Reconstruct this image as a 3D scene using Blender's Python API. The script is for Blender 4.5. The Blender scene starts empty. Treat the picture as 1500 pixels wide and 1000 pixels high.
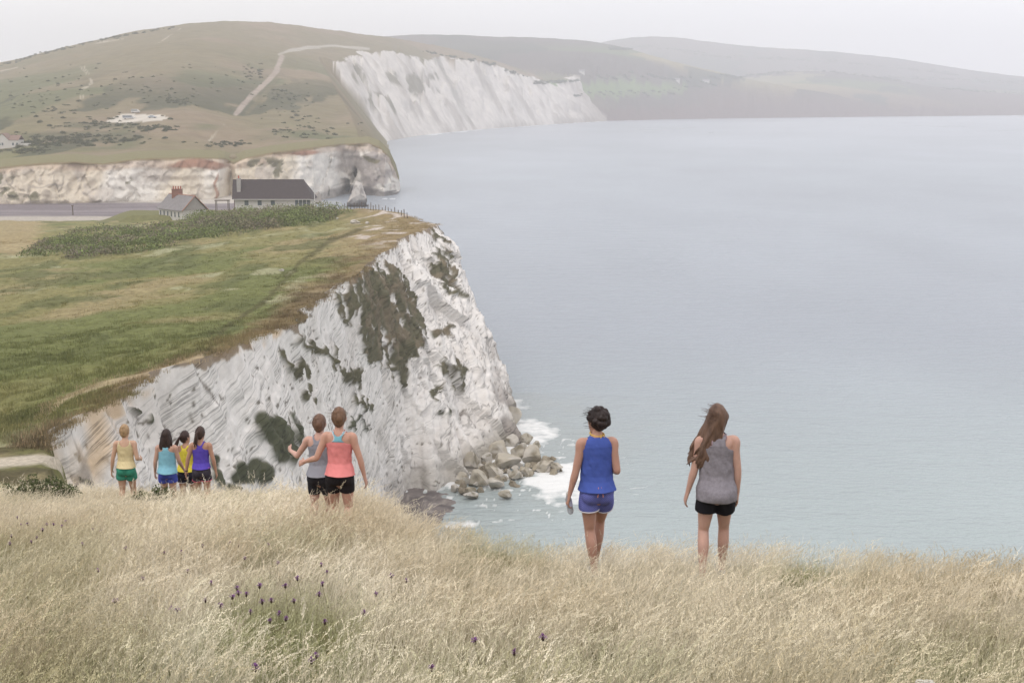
import bpy, bmesh, math, random
import numpy as np
from mathutils import Vector, Matrix
R = math.radians
random.seed(7); RNG = np.random.default_rng(7)
scene = bpy.context.scene
C = scene.collection
# ------------------------------------------------------------------ camera
H = 50.0                       # camera height above the sea
F = 2083.0                     # focal length in photo pixels (50 mm lens, 1500 px wide)
PITCH = math.atan(357 / F)     # horizon at photo row 143
cam = bpy.data.cameras.new('camera'); cam.lens = 50.0; cam.sensor_width = 36.0
cam.clip_start = 0.1; cam.clip_end = 60000
camo = bpy.data.objects.new('camera', cam); C.objects.link(camo)
camo.location = (0, 0, H); camo.rotation_euler = (math.pi / 2 - PITCH, 0, 0)
scene.camera = camo
scene.cycles.volume_bounces = 2
# ------------------------------------------------------------------ sky and sun (bright overcast)
SUN_AZ, SUN_EL = R(205), R(58)         # compass style: from behind left
w = bpy.data.worlds.new('World'); scene.world = w; w.use_nodes = True
nt = w.node_tree; nt.nodes.clear()
o_ = nt.nodes.new('ShaderNodeOutputWorld'); bg = nt.nodes.new('ShaderNodeBackground')
sky = nt.nodes.new('ShaderNodeTexSky'); sky.sky_type = 'NISHITA'; sky.sun_disc = False
sky.sun_elevation = SUN_EL; sky.sun_rotation = SUN_AZ; sky.dust_density = 4.0
sc_ = nt.nodes.new('ShaderNodeVectorMath'); sc_.operation = 'SCALE'; sc_.inputs['Scale'].default_value = 0.10
nt.links.new(sky.outputs[0], sc_.inputs[0])
tc = nt.nodes.new('ShaderNodeTexCoord')
mp = nt.nodes.new('ShaderNodeMapping'); mp.inputs['Scale'].default_value = (1.2, 1.2, 5.0)
ns = nt.nodes.new('ShaderNodeTexNoise'); ns.inputs['Scale'].default_value = 1.6; ns.inputs['Detail'].default_value = 4
rp = nt.nodes.new('ShaderNodeValToRGB')
rp.color_ramp.elements[0].position = .3; rp.color_ramp.elements[0].color = (.735, .73, .755, 1)
rp.color_ramp.elements[1].position = .72; rp.color_ramp.elements[1].color = (.85, .84, .845, 1)
mx = nt.nodes.new('ShaderNodeMix'); mx.data_type = 'RGBA'; mx.inputs[0].default_value = 0.9
nt.links.new(tc.outputs['Generated'], mp.inputs[0]); nt.links.new(mp.outputs[0], ns.inputs['Vector'])
nt.links.new(ns.outputs[0], rp.inputs[0]); nt.links.new(sc_.outputs[0], mx.inputs[6]); nt.links.new(rp.outputs[0], mx.inputs[7])
nt.links.new(mx.outputs[2], bg.inputs[0]); bg.inputs[1].default_value = 1.0
nt.links.new(bg.outputs[0], o_.inputs[0])
sl = bpy.data.lights.new('sun', 'SUN'); sl.energy = .9; sl.angle = R(40); sl.color = (1, .96, .9)
so = bpy.data.objects.new('sun', sl); C.objects.link(so)
sd = Vector((math.sin(SUN_AZ) * math.cos(SUN_EL), math.cos(SUN_AZ) * math.cos(SUN_EL), math.sin(SUN_EL)))
so.rotation_euler = sd.to_track_quat('Z', 'Y').to_euler()
vs = scene.view_settings
vs.view_transform = 'Standard'; vs.look = 'None'; vs.gamma = 1.0; vs.exposure = 0.58; vs.use_curve_mapping = False

# ------------------------------------------------------------------ numeric helpers
cp, sp = math.cos(PITCH), math.sin(PITCH)
def ray(px, py):
    px = np.asarray(px, float); py = np.asarray(py, float)
    a = px - 750; b = 500 - py
    return a, F * cp + b * sp, -F * sp + b * cp          # x, y, z direction
def at_z(px, py, z):                                      # pixel on a level
    a, b, c = ray(px, py); t = (z - H) / c
    return np.stack([a * t, b * t, H + c * t], -1)
def at_d(px, py, d):                                      # pixel at forward distance d
    a, b, c = ray(px, py); t = d / b
    return np.stack([a * t, b * t, H + c * t], -1)
def project(x, y, z):
    zz = z - H
    f = y * cp - zz * sp; u = y * sp + zz * cp
    return 750 + F * x / f, 500 - F * u / f
def _hash(i, j, k, s):
    h = (i.astype(np.int64) * 374761393 + j.astype(np.int64) * 668265263 + k.astype(np.int64) * 2147483647 + s * 1274126177) & 0xFFFFFFFF
    h = ((h ^ (h >> 13)) * 1274126177) & 0xFFFFFFFF
    h = ((h ^ (h >> 16)) * 2246822519) & 0xFFFFFFFF
    return ((h ^ (h >> 15)) & 0xFFFFFF) / 16777215.0
def vnoise(x, y, z=0.0, s=0):
    x, y, z = np.broadcast_arrays(np.asarray(x, float), np.asarray(y, float), np.asarray(z, float))
    i, j, k = np.floor(x), np.floor(y), np.floor(z)
    u, v, w_ = x - i, y - j, z - k
    u = u * u * (3 - 2 * u); v = v * v * (3 - 2 * v); w_ = w_ * w_ * (3 - 2 * w_)
    r = 0
    for a in (0, 1):
        for b in (0, 1):
            for c in (0, 1):
                r = r + _hash(i + a, j + b, k + c, s) * (u if a else 1 - u) * (v if b else 1 - v) * (w_ if c else 1 - w_)
    return r * 2 - 1
def fbm(x, y, z=0.0, oct=4, s=0, gain=.5):
    r = 0; a = 1; f = 1
    for o in range(oct):
        r = r + a * vnoise(np.asarray(x) * f, np.asarray(y) * f, np.asarray(z) * f, s + o * 17); a *= gain; f *= 2.03
    return r
def sstep(a, b, x): t = np.clip((x - a) / (b - a), 0, 1); return t * t * (3 - 2 * t)
def lerp(a, b, t): return a + (b - a) * t
def pl(x, xs, ys): return np.interp(x, xs, ys)
def smooth_pl(x, xs, ys):                                 # softened piecewise line
    x = np.asarray(x, float); r = 0
    span = (xs[-1] - xs[0]) / len(xs) * .35
    for o in (-1, -.5, 0, .5, 1): r = r + np.interp(x + o * span, xs, ys)
    return r / 5
class RBF:
    def __init__(s, pts, vals):
        s.p = np.array(pts, float); n = len(s.p)
        d = np.linalg.norm(s.p[:, None] - s.p[None], axis=2)
        A = np.zeros((n + 3, n + 3)); A[:n, :n] = d; A[:n, n] = 1; A[:n, n + 1:] = s.p; A[n, :n] = 1; A[n + 1:, :n] = s.p.T
        A[:n, :n] += np.eye(n) * 1e-6
        s.w = np.linalg.solve(A, np.r_[np.array(vals, float), 0, 0, 0])
    def __call__(s, x, y):
        x = np.asarray(x, float); y = np.asarray(y, float); r = s.w[-3] + s.w[-2] * x + s.w[-1] * y
        for i in range(len(s.p)): r = r + s.w[i] * np.hypot(x - s.p[i, 0], y - s.p[i, 1])
        return r
def inpoly(px, py, poly):
    px = np.asarray(px); py = np.asarray(py); r = np.zeros(px.shape, bool); n = len(poly)
    for i in range(n):
        x1, y1 = poly[i]; x2, y2 = poly[(i + 1) % n]
        if y1 == y2: continue
        c = ((y1 > py) != (y2 > py)) & (px < (x2 - x1) * (py - y1) / (y2 - y1) + x1)
        r ^= c
    return r
def blob(px, py, cx, cy, rx, ry, rot=0):                  # soft ellipse 1 inside, 0 outside
    c, s = math.cos(R(rot)), math.sin(R(rot)); u = px - cx; v = py - cy
    q = np.hypot((u * c + v * s) / rx, (-u * s + v * c) / ry)
    return sstep(1.15, .75, q)
def seg_dist(x, y, a, b):
    ax, ay = a; bx, by = b; dx, dy = bx - ax, by - ay
    t = np.clip(((x - ax) * dx + (y - ay) * dy) / (dx * dx + dy * dy), 0, 1)
    return np.hypot(x - ax - t * dx, y - ay - t * dy)
def line_dist(x, y, pts): return np.min([seg_dist(x, y, pts[i], pts[i + 1]) for i in range(len(pts) - 1)], axis=0)
def mixc(a, b, t): t = np.asarray(t)[..., None]; return a * (1 - t) + np.asarray(b) * t
def srgb(r, g, b):
    return np.array([((c / 255) / 12.92 if c / 255 < .04045 else ((c / 255 + .055) / 1.055) ** 2.4) for c in (r, g, b)])

# ------------------------------------------------------------------ objects and materials
def tag(o, label=None, cat=None, group=None, kind=None):
    if label: o['label'] = label
    if cat: o['category'] = cat
    if group: o['group'] = group
    if kind: o['kind'] = kind
    return o
def link(o, parent=None):
    C.objects.link(o)
    if parent is not None: o.parent = parent
    return o
def empty(name, loc=(0, 0, 0), rz=0):
    o = bpy.data.objects.new(name, None); o.location = loc; o.rotation_euler = (0, 0, rz); o.empty_display_size = .2
    return link(o)
def np_mesh(name, V, Fq, col=None, smooth=True, attrs=None):
    me = bpy.data.meshes.new(name); V = np.asarray(V, np.float32).reshape(-1, 3); Fq = np.asarray(Fq, np.int32)
    me.vertices.add(len(V)); me.vertices.foreach_set('co', V.ravel())
    n, k = Fq.shape
    me.loops.add(n * k); me.loops.foreach_set('vertex_index', Fq.ravel())
    me.polygons.add(n); me.polygons.foreach_set('loop_start', np.arange(0, n * k, k, dtype=np.int32))
    me.polygons.foreach_set('loop_total', np.full(n, k, np.int32))
    me.polygons.foreach_set('use_smooth', np.full(n, smooth, bool))
    me.update(calc_edges=True)
    if col is not None:
        a = me.attributes.new('Col', 'FLOAT_COLOR', 'POINT')
        c4 = np.ones((len(V), 4), np.float32); c4[:, :3] = np.asarray(col).reshape(-1, 3); a.data.foreach_set('color', c4.ravel())
    for k_, v in (attrs or {}).items():
        a = me.attributes.new(k_, 'FLOAT', 'POINT'); a.data.foreach_set('value', np.asarray(v, np.float32).ravel())
    me.validate()
    return me
def grid_faces(nr, nc, flip=False):
    i = np.arange(nr - 1)[:, None] * nc + np.arange(nc - 1)[None]
    f = np.stack([i, i + 1, i + nc + 1, i + nc], -1).reshape(-1, 4)
    return f[:, ::-1] if flip else f
def mesh_obj(name, me, m, parent=None):
    o = bpy.data.objects.new(name, me); link(o, parent)
    if m: me.materials.append(m)
    return o
MATS = {}
def mat(name, color=(.5, .5, .5), rough=.8, var=0, vscale=5, bump=0, bscale=20, attr=False, spec=.3, detail=4, metal=0, dark=None, sss=0, coords='Object', stretch=(1, 1, 1), bdist=.02):
    if name in MATS: return MATS[name]
    m = bpy.data.materials.new(name); m.use_nodes = True; t = m.node_tree; b = t.nodes['Principled BSDF']
    b.inputs['Roughness'].default_value = rough; b.inputs['Specular IOR Level'].default_value = spec; b.inputs['Metallic'].default_value = metal
    b.inputs['Base Color'].default_value = (*color, 1)
    if sss: b.inputs['Subsurface Weight'].default_value = sss; b.inputs['Subsurface Radius'].default_value = (.01, .004, .002)
    tc = t.nodes.new('ShaderNodeTexCoord'); mp = t.nodes.new('ShaderNodeMapping'); mp.inputs['Scale'].default_value = stretch
    t.links.new(tc.outputs[coords], mp.inputs[0])
    src = None
    if attr:
        a = t.nodes.new('ShaderNodeAttribute'); a.attribute_name = 'Col'; src = a.outputs['Color']
    if var:
        n = t.nodes.new('ShaderNodeTexNoise'); n.inputs['Scale'].default_value = vscale; n.inputs['Detail'].default_value = detail; n.inputs['Roughness'].default_value = .65
        t.links.new(mp.outputs[0], n.inputs['Vector'])
        mr = t.nodes.new('ShaderNodeMapRange'); mr.inputs[1].default_value = .3; mr.inputs[2].default_value = .7
        mr.inputs[3].default_value = 1 - var; mr.inputs[4].default_value = 1 + var
        t.links.new(n.outputs[0], mr.inputs[0])
        v = t.nodes.new('ShaderNodeVectorMath'); v.operation = 'SCALE'
        if src: t.links.new(src, v.inputs[0])
        else: v.inputs[0].default_value = color
        t.links.new(mr.outputs[0], v.inputs['Scale']); src = v.outputs[0]
    if src: t.links.new(src, b.inputs['Base Color'])
    if bump:
        n = t.nodes.new('ShaderNodeTexNoise'); n.inputs['Scale'].default_value = bscale; n.inputs['Detail'].default_value = 6; n.inputs['Roughness'].default_value = .6
        t.links.new(mp.outputs[0], n.inputs['Vector'])
        bp = t.nodes.new('ShaderNodeBump'); bp.inputs['Strength'].default_value = bump; bp.inputs['Distance'].default_value = bdist
        t.links.new(n.outputs[0], bp.inputs['Height']); t.links.new(bp.outputs[0], b.inputs['Normal'])
    MATS[name] = m; return m

def facets(x, y, z, n, seed, sc=(1, 1, 1)):              # broken rock: nearest seed's tilted plane
    r = np.random.default_rng(seed); P = np.stack([x.ravel() * sc[0], y.ravel() * sc[1], z.ravel() * sc[2]], -1)
    S = P[r.integers(0, len(P), n)] + r.normal(0, .3, (n, 3)); T_ = r.normal(0, .12, (n, 3)); O = r.uniform(-.4, .4, n)
    best = np.full(len(P), 1e18); idx = np.zeros(len(P), int)
    for i in range(n):
        d = ((P - S[i]) ** 2).sum(1); m = d < best; best[m] = d[m]; idx[m] = i
    return np.clip(O[idx] + ((P - S[idx]) * T_[idx]).sum(1), -.9, .9).reshape(x.shape)
# ================================================================== THE SETTING
def ph(r, g, b):                                       # albedo of a colour as photographed in this light
    c = srgb(r, g, b) / 1.32; g_ = c.mean(); return g_ + (c - g_) * .92
def phc(r, g, b): return srgb(r, g, b) / 1.05
# ---------------- near hillside the walkers are on
CRX = [-14, -9, -6, -4, -2.5, -1.3, 0, 1, 2, 3.2, 4.5, 12]; CRY = [28, 27.5, 26, 24, 21.0, 16.8, 14.4, 13.9, 13.5, 12.9, 12.4, 11.8]
def hill_z(x, y):
    x = np.asarray(x, float); y = np.asarray(y, float)
    z = 48.4 - .218 * y - .00065 * np.where(y < 40, y * y, 1600 + (y - 40) * 40) + .05 * fbm(x * .35, y * .35, 0, 3, 5) + .03 * fbm(x * 1.3, y * 1.3, 0, 2, 6)
    yc = smooth_pl(x, CRX, CRY); e = np.maximum(y - yc, 0)
    wv = sstep(-1.6, 1.6, x + .322 * y - .6)
    extra = lerp(.005, .75, wv)
    z = z - extra * (e - 2.2 * (1 - np.exp(-e / 2.2)))
    z = z + .9 * sstep(10, 40, e) * (1 - wv) * fbm(x * .12, y * .12, 0, 3, 8)
    fl = 30.1 - .02 * (y - 70); z = np.where(y > 40, lerp(np.maximum(z, fl) + .35 * np.exp(-np.abs(z - fl) * 1.2), z, wv), z)
    return z - 5.0 * sstep(86, 95, y)
STRAW = ph(172, 158, 116); 
xs = np.unique(np.r_[np.linspace(-60, -14, 47), np.linspace(-14, 14, 113), np.linspace(14, 40, 27)])
ys = np.unique(np.r_[np.linspace(-12, 4, 17), np.linspace(4, 30, 121), np.linspace(30, 96, 133)])
X, Y = np.meshgrid(xs, ys); Z = hill_z(X, Y)
PX, PY = project(X, np.maximum(Y, 1), Z)
col = np.ones(X.shape + (3,)) * ph(120, 108, 70)
col = mixc(col, ph(92, 92, 48), sstep(.0, .5, fbm(X * .5, Y * .5, 0, 3, 21)))
far = sstep(28, 34, Y)
g = np.ones(X.shape + (3,)) * ph(122, 120, 72)
g = mixc(g, ph(96, 88, 60), sstep(-.1, .5, fbm(X * .25, Y * .25, 0, 4, 22)))
g = mixc(g, ph(150, 138, 100), sstep(.25, .6, fbm(X * .4, Y * .4, 0, 3, 23)))
col = mixc(col, g, far)
pth = np.abs(PY - np.interp(PX + 6 * fbm(X * .5, Y * .5), [-200, 0, 60, 110], [684, 678, 672, 668])) 
col = mixc(col, ph(205, 192, 172), sstep(9, 5, pth) * sstep(118, 95, PX) * far)
m_ground = mat('grass_ground', rough=.95, attr=True, var=.3, vscale=3, bump=.6, bscale=6, spec=.1, bdist=.1)
hill = mesh_obj('hillside', np_mesh('hillside', np.stack([X, Y, Z], -1), grid_faces(*X.shape), col), m_ground)
tag(hill, kind='structure')

# ---------------- headland: chalk face, grassy top
def pt(px, py, z): return tuple(at_z(px, py, z))
CTRL = [(pt(66, 676, 29.3), (-21, 69)), (pt(88, 628, 31), (-19, 80)), (pt(130, 592, 31.2), (-17, 88)), (pt(210, 556, 31.3), (-15, 98)),
        (pt(270, 528, 31.5), (-14, 106)), (pt(330, 502, 31.5), (-13, 118)), (pt(415, 478, 30.8), (-13.5, 132)), (pt(462, 445, 30.3), (-14.5, 150)),
        (pt(500, 408, 29.8), (-15.3, 170)), (pt(545, 372, 29), (-12.9, 179)), (pt(575, 360, 28.8), (-9.4, 178)), (pt(604, 346, 28.6), (-5, 187)),
        (pt(620, 335, 28.4), (-1, 199)), (pt(633, 331, 28), (.8, 209)), ((-16.5, 268, 27), (0, 224)), ((-22, 292, 26), (-6, 248)),
        ((-31, 330, 24.5), (-21, 322)), ((-48, 375, 21.0), (-40, 378)), ((-66, 430, 14), (-58, 440)), ((-80, 480, 9), (-70, 500))]
E = np.array([c[0] for c in CTRL]); B = np.array([(*c[1], 0) for c in CTRL])
def resample(Pc, n):
    seg = np.linalg.norm(np.diff(E[:, :2], axis=0), axis=1) * .5 + np.linalg.norm(np.diff(B[:, :2], axis=0), axis=1) * .5
    # more samples where the camera is near
    wgt = seg / (np.linalg.norm(E[:-1, :2], axis=1)) ; wgt = np.maximum(wgt, .02)
    u = np.r_[0, np.cumsum(wgt)]; u /= u[-1]; t = np.linspace(0, 1, n)
    out = []
    for k in range(3):
        a = np.interp(t, u, Pc[:, k]); ker = np.ones(17) / 17; ap = np.r_[[a[0]] * 8, a, [a[-1]] * 8]
        out.append(np.convolve(ap, ker, 'valid'))
    return np.stack(out, -1)
NS, NT = 1040, 250
Es, Bs = resample(E, NS), resample(B, NS)
wob = fbm(np.arange(NS) * .06 * 560 / NS, np.zeros(NS), 0, 4, 31)
Es[:, 0] += wob * 1.0; Es[:, 1] += fbm(np.arange(NS) * .05 * 560 / NS, np.ones(NS) * 9, 0, 3, 33) * 1.2
# height of the grassy top everywhere on the headland
ctl = [(e[0], e[1], e[2]) for e in E]
for q in [(-60, 690, 29.6), (0, 688, 30), (0, 600, 29.5), (0, 500, 27.5), (0, 430, 25), (-200, 560, 29), (-200, 440, 25), (200, 480, 29.5), (150, 420, 26.5),
          (0, 385, 22.5), (100, 385, 23.2), (200, 375, 23.6), (300, 360, 24.2), (400, 350, 25), (480, 340, 25.8), (540, 335, 27), (350, 420, 28.2), (450, 390, 28),
          (-250, 385, 21), (-300, 690, 30)]:
    p = at_z(*q); ctl.append((p[0], p[1], p[2]))
ctl += [(-160, 395, 12.5), (-110, 395, 14.5), (-75, 390, 18), (-130, 470, 9.5), (-90, 470, 10.5), (-70, 440, 13), (-200, 480, 8.5), (-260, 420, 10)]
top_rbf = RBF([(a, b) for a, b, c in ctl], [c for a, b, c in ctl])
def top_z(x, y): return top_rbf(x, y)
t = np.linspace(-.04, 1, NT)[:, None, None]
Fp = Bs[None] * (1 - t) + Es[None] * t
Fp[..., 2] = Es[None, :, 2] * t[..., 0]
tt = t[..., 0]
d_in = Es - Bs; d_in[:, 2] = 0
tang = np.gradient(Es * .5 + Bs * .5, axis=0); tang[:, 2] = 0
nrm = np.stack([tang[:, 1], -tang[:, 0], np.zeros(NS)], -1); nrm /= np.linalg.norm(nrm, axis=1)[:, None]
if (nrm * d_in).sum() > 0: nrm = -nrm                  # points out to the sea
gs = np.gradient(Fp, axis=1); gt = np.gradient(Fp, axis=0); N3 = np.cross(gs, gt); N3 /= np.linalg.norm(N3, axis=2)[..., None]
N3 *= np.sign((N3 * nrm[None]).sum())
for _ in range(6): N3[:, 1:-1] = (N3[:, :-2] + N3[:, 1:-1] + N3[:, 2:]) / 3
N3 /= np.linalg.norm(N3, axis=2)[..., None]
x0, y0, z0 = Fp[..., 0], Fp[..., 1], Fp[..., 2]
q = z0 - .42 * y0 + .1 * x0 + 1.2 * fbm(x0 * .07, y0 * .07, z0 * .07, 3, 41)       # bedding coordinate
butt = np.clip((y0 - 165) / 25, 0, 1) 
strata = vnoise(q * 1.1, y0 * .05, 0, 42) * .5 + vnoise(q * 2.6, y0 * .11, 1, 43) * .3
mid = (Es + Bs) / 2; sarc = np.r_[0, np.cumsum(np.linalg.norm(np.diff(mid[:, :2], axis=0), axis=1))][None] + 0 * z0
vert = fbm(sarc * .16, z0 * .035, 0, 4, 44)
blocks = np.floor(fbm(x0 * .22, y0 * .22, z0 * .16, 2, 45) * 4) / 4
fine = fbm(x0 * .8, y0 * .8, z0 * 1.3, 3, 46)
taper = sstep(1.0, .86, tt) 
fac = facets(x0, y0, z0, 260, 47, (1, 1, .6)); fac2 = facets(x0, y0, z0, 480, 48)
disp = (strata * lerp(.16, .06, butt) + vert * lerp(.5, 1.2, butt) + fac * lerp(.16, 1.1, butt) + fac2 * lerp(.10, .45, butt) + fine * lerp(.07, .14, butt) + .9 * np.sin(np.pi * np.clip(tt, 0, 1)) * butt)
Fp = Fp + N3 * (disp * taper)[..., None]
Fp[..., 2] += (fine * .15 + vert * .25) * taper
# colours of the face
px, py = project(Fp[..., 0], Fp[..., 1], Fp[..., 2])
wx = px + 14 * fbm(x0 * .35, y0 * .35, z0 * .35, 3, 51) ; wy = py + 14 * fbm(x0 * .35, y0 * .35, z0 * .35 + 7, 3, 52)
chalk = np.ones(px.shape + (3,)) * phc(224, 219, 214)
chalk = mixc(chalk, phc(213, 207, 201), sstep(-.05, .6, fbm(x0 * .2, y0 * .2, z0 * .2, 4, 53)))
chalk = mixc(chalk, phc(192, 185, 178), sstep(.3, .7, fbm(x0 * .5, y0 * .5, q * 2.0, 3, 54)) * .3)
jnt = np.abs(vnoise(sarc * .34 + z0 * .06, z0 * .05, 2, 57)); chalk = mixc(chalk, phc(128, 120, 112), sstep(.035, .008, jnt) * sstep(0, .3, vnoise(y0 * .2, z0 * .3, x0 * .2, 58)) * .8)
spk = fbm(y0 * 1.6, z0 * 2.2, x0 * 1.6, 2, 59); chalk = mixc(chalk, phc(95, 88, 74), sstep(.7, .85, spk) * .8)
tan_ = np.maximum(blob(wx, wy, 115, 650, 55, 75), blob(wx, wy, 160, 602, 70, 14, -25)); tan_ = np.maximum(tan_, blob(wx, wy, 365, 500, 60, 14, -25))
chalk = mixc(chalk, phc(206, 182, 152), tan_ * sstep(-.35, .3, fbm(x0 * .4, y0 * .4, z0 * .15, 3, 60)) * .85)
lowd = sstep(.14, .03, tt) * butt; chalk = mixc(chalk, phc(128, 120, 104), lowd * .75)
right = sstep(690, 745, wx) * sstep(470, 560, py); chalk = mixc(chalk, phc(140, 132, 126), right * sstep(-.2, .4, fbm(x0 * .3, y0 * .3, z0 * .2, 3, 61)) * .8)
veg = np.zeros(px.shape)
veg = np.maximum(veg, inpoly(wx, wy, [(496, 425), (520, 398), (560, 385), (590, 412), (612, 455), (622, 492), (606, 532), (585, 565), (572, 545), (545, 518), (522, 526), (527, 490), (498, 470)]) * sstep(.55, .25, fbm(x0 * .4, y0 * .4, z0 * .4, 3, 62)))
for b in [(465, 510, 34, 7, 33), (505, 545, 22, 9, 40), (425, 522, 8, 24, -15), (440, 540, 6, 12, 0), (395, 622, 32, 22, 20), (415, 650, 22, 26, 0), (372, 690, 26, 20, 0), (342, 708, 14, 12, 0), (318, 668, 9, 16, 0),
          (318, 690, 8, 20, 0), (588, 548, 16, 22, 0), (585, 520, 20, 22, 0), (640, 488, 12, 14, 0), (652, 478, 18, 6, -20), (655, 535, 18, 9, 40), (672, 560, 16, 7, 50), (640, 572, 9, 5, 0), (648, 600, 10, 5, 30), (532, 583, 14, 5, 50),
          (451, 576, 6, 7, 0), (650, 385, 10, 30, -20), (665, 415, 8, 22, -25), (670, 545, 12, 8, 30), (195, 605, 8, 6, 0), (228, 612, 5, 10, -20), (520, 620, 14, 4, 10), (128, 705, 14, 4, 40), (430, 468, 12, 8, 0), (640, 345, 10, 8, 0)]:
    veg = np.maximum(veg, blob(wx, wy, *b))
topfr = sstep(.985, .991, tt + .022 * fbm(y0 * .5, x0 * .5, 0, 4, 63)); 
vegc = np.ones(px.shape + (3,)) * ph(96, 92, 62)
vegc = mixc(vegc, ph(122, 108, 82), sstep(-.1, .4, fbm(x0 * .5, y0 * .5, z0 * .5, 3, 64)) * sstep(560, 500, py) * sstep(480, 520, px))
vegc = mixc(vegc, ph(70, 76, 48), sstep(590, 610, py) * .8)
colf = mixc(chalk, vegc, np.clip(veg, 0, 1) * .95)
colf = mixc(colf, ph(142, 120, 92), topfr * .85)
# vegetation stands proud of the rock
Fp = Fp + N3 * (veg * (.25 + .35 * fbm(x0 * 1.2, y0 * 1.2, z0 * 1.2, 3, 65)))[..., None]
m_chalk = mat('chalk', rough=.9, attr=True, var=.10, vscale=1.2, bump=.45, bscale=2.2, spec=.12, detail=9, bdist=.2)
def bedding(m, stretch, amt, scale=1.0):
    t = m.node_tree; b = t.nodes['Principled BSDF']; src = b.inputs['Base Color'].links[0].from_socket
    tc = t.nodes.new('ShaderNodeTexCoord'); dt = t.nodes.new('ShaderNodeVectorMath'); dt.operation = 'DOT_PRODUCT'; dt.inputs[1].default_value = stretch; t.links.new(tc.outputs['Object'], dt.inputs[0])
    dq = t.nodes.new('ShaderNodeMath'); dq.operation = 'MULTIPLY'; dq.inputs[1].default_value = 1.3; t.links.new(dt.outputs['Value'], dq.inputs[0])
    sx_ = t.nodes.new('ShaderNodeSeparateXYZ'); t.links.new(tc.outputs['Object'], sx_.inputs[0]); yq = t.nodes.new('ShaderNodeMath'); yq.operation = 'MULTIPLY'; yq.inputs[1].default_value = .035; t.links.new(sx_.outputs[1], yq.inputs[0])
    xq = t.nodes.new('ShaderNodeMath'); xq.operation = 'MULTIPLY'; xq.inputs[1].default_value = .05; t.links.new(sx_.outputs[0], xq.inputs[0])
    mp = t.nodes.new('ShaderNodeCombineXYZ'); t.links.new(dq.outputs[0], mp.inputs[0]); t.links.new(yq.outputs[0], mp.inputs[1]); t.links.new(xq.outputs[0], mp.inputs[2])
    n = t.nodes.new('ShaderNodeTexNoise'); n.inputs['Scale'].default_value = scale; n.inputs['Detail'].default_value = 5; n.inputs['Roughness'].default_value = .6; t.links.new(mp.outputs[0], n.inputs['Vector'])
    s1 = t.nodes.new('ShaderNodeMath'); s1.operation = 'SUBTRACT'; s1.inputs[1].default_value = .5; t.links.new(n.outputs[0], s1.inputs[0]); ab = t.nodes.new('ShaderNodeMath'); ab.operation = 'ABSOLUTE'; t.links.new(s1.outputs[0], ab.inputs[0])
    mr = t.nodes.new('ShaderNodeMapRange'); mr.inputs[1].default_value = .0; mr.inputs[2].default_value = .028; mr.inputs[3].default_value = 1 - amt; mr.inputs[4].default_value = 1; t.links.new(ab.outputs[0], mr.inputs[0])
    n2 = t.nodes.new('ShaderNodeTexNoise'); n2.inputs['Scale'].default_value = .25; n2.inputs['Detail'].default_value = 3; t.links.new(tc.outputs['Object'], n2.inputs['Vector'])
    mk = t.nodes.new('ShaderNodeMapRange'); mk.inputs[1].default_value = .34; mk.inputs[2].default_value = .52; t.links.new(n2.outputs[0], mk.inputs[0])
    mxx = t.nodes.new('ShaderNodeMix'); mxx.data_type = 'FLOAT'; t.links.new(mk.outputs[0], mxx.inputs[0]); mxx.inputs[2].default_value = 1; t.links.new(mr.outputs[0], mxx.inputs[3])
    v = t.nodes.new('ShaderNodeVectorMath'); v.operation = 'SCALE'; t.links.new(src, v.inputs[0]); t.links.new(mxx.outputs[0], v.inputs['Scale']); t.links.new(v.outputs[0], b.inputs['Base Color'])
bedding(m_chalk, (0, -.42, 1.0), .55)
face = mesh_obj('chalk_cliff', np_mesh('headland_cliff', Fp, grid_faces(NT, NS), colf), m_chalk); tag(face, kind='structure')
# the top: lines from the edge inland
NI = 150
dl = np.interp(Es[:, 1], [66, 90, 130, 250, 340, 480], [64, 84, 140, 300, 390, 520])
Ls = np.stack([-.62 * dl - 22, dl, np.zeros(NS)], -1)
k = np.linspace(0, 1, NI) ** 1.6
T = Es[None] * (1 - k[:, None, None]) + Ls[None] * k[:, None, None]
tx, ty = T[..., 0], T[..., 1]
w0 = sstep(0, .02, k)[:, None]
T[..., 2] = lerp(Es[None, :, 2], top_z(tx, ty), w0) + (.35 * fbm(tx * .12, ty * .12, 0, 4, 71) + .10 * fbm(tx * .7, ty * .7, 0, 3, 72)) * w0
# the old earth bank carrying the thicket
bank_line = [tuple(at_z(px_, py_, z_)[:2]) for px_, py_, z_ in [(-120, 372, 22), (20, 366, 21.5), (100, 358, 21.5), (200, 350, 22), (300, 338, 22.5), (400, 322, 22.5), (470, 318, 23.0), (560, 318, 25.5)]]
bd = line_dist(tx, ty, bank_line)
T[..., 2] += .8 * np.exp(-(bd / 5.5) ** 2)
hz = hill_z(tx, ty); near = sstep(92, 78, ty) * (np.abs(hz - T[..., 2]) < 2.5); T[..., 2] = lerp(T[..., 2], hz + .05, near)
ppx, ppy = project(tx, ty, T[..., 2])
gx = ppx + 18 * fbm(tx * .15, ty * .15, 0, 3, 73); gy = ppy + 8 * fbm(tx * .15, ty * .15, 3, 3, 74)
c = np.ones(tx.shape + (3,)) * ph(146, 144, 94)
c = mixc(c, ph(164, 154, 112), sstep(-.1, .7, fbm(tx * .09, ty * .05, 0, 4, 75)))
c = mixc(c, ph(124, 132, 80), sstep(-.1, .55, fbm(tx * .07, ty * .045, 5, 4, 76)))
c = mixc(c, ph(104, 112, 70), sstep(.2, .6, fbm(tx * .2, ty * .1, 9, 4, 77)) * .7)
c = mixc(c, ph(120, 128, 70), blob(gx, gy, 120, 560, 170, 60) * .35)
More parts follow.
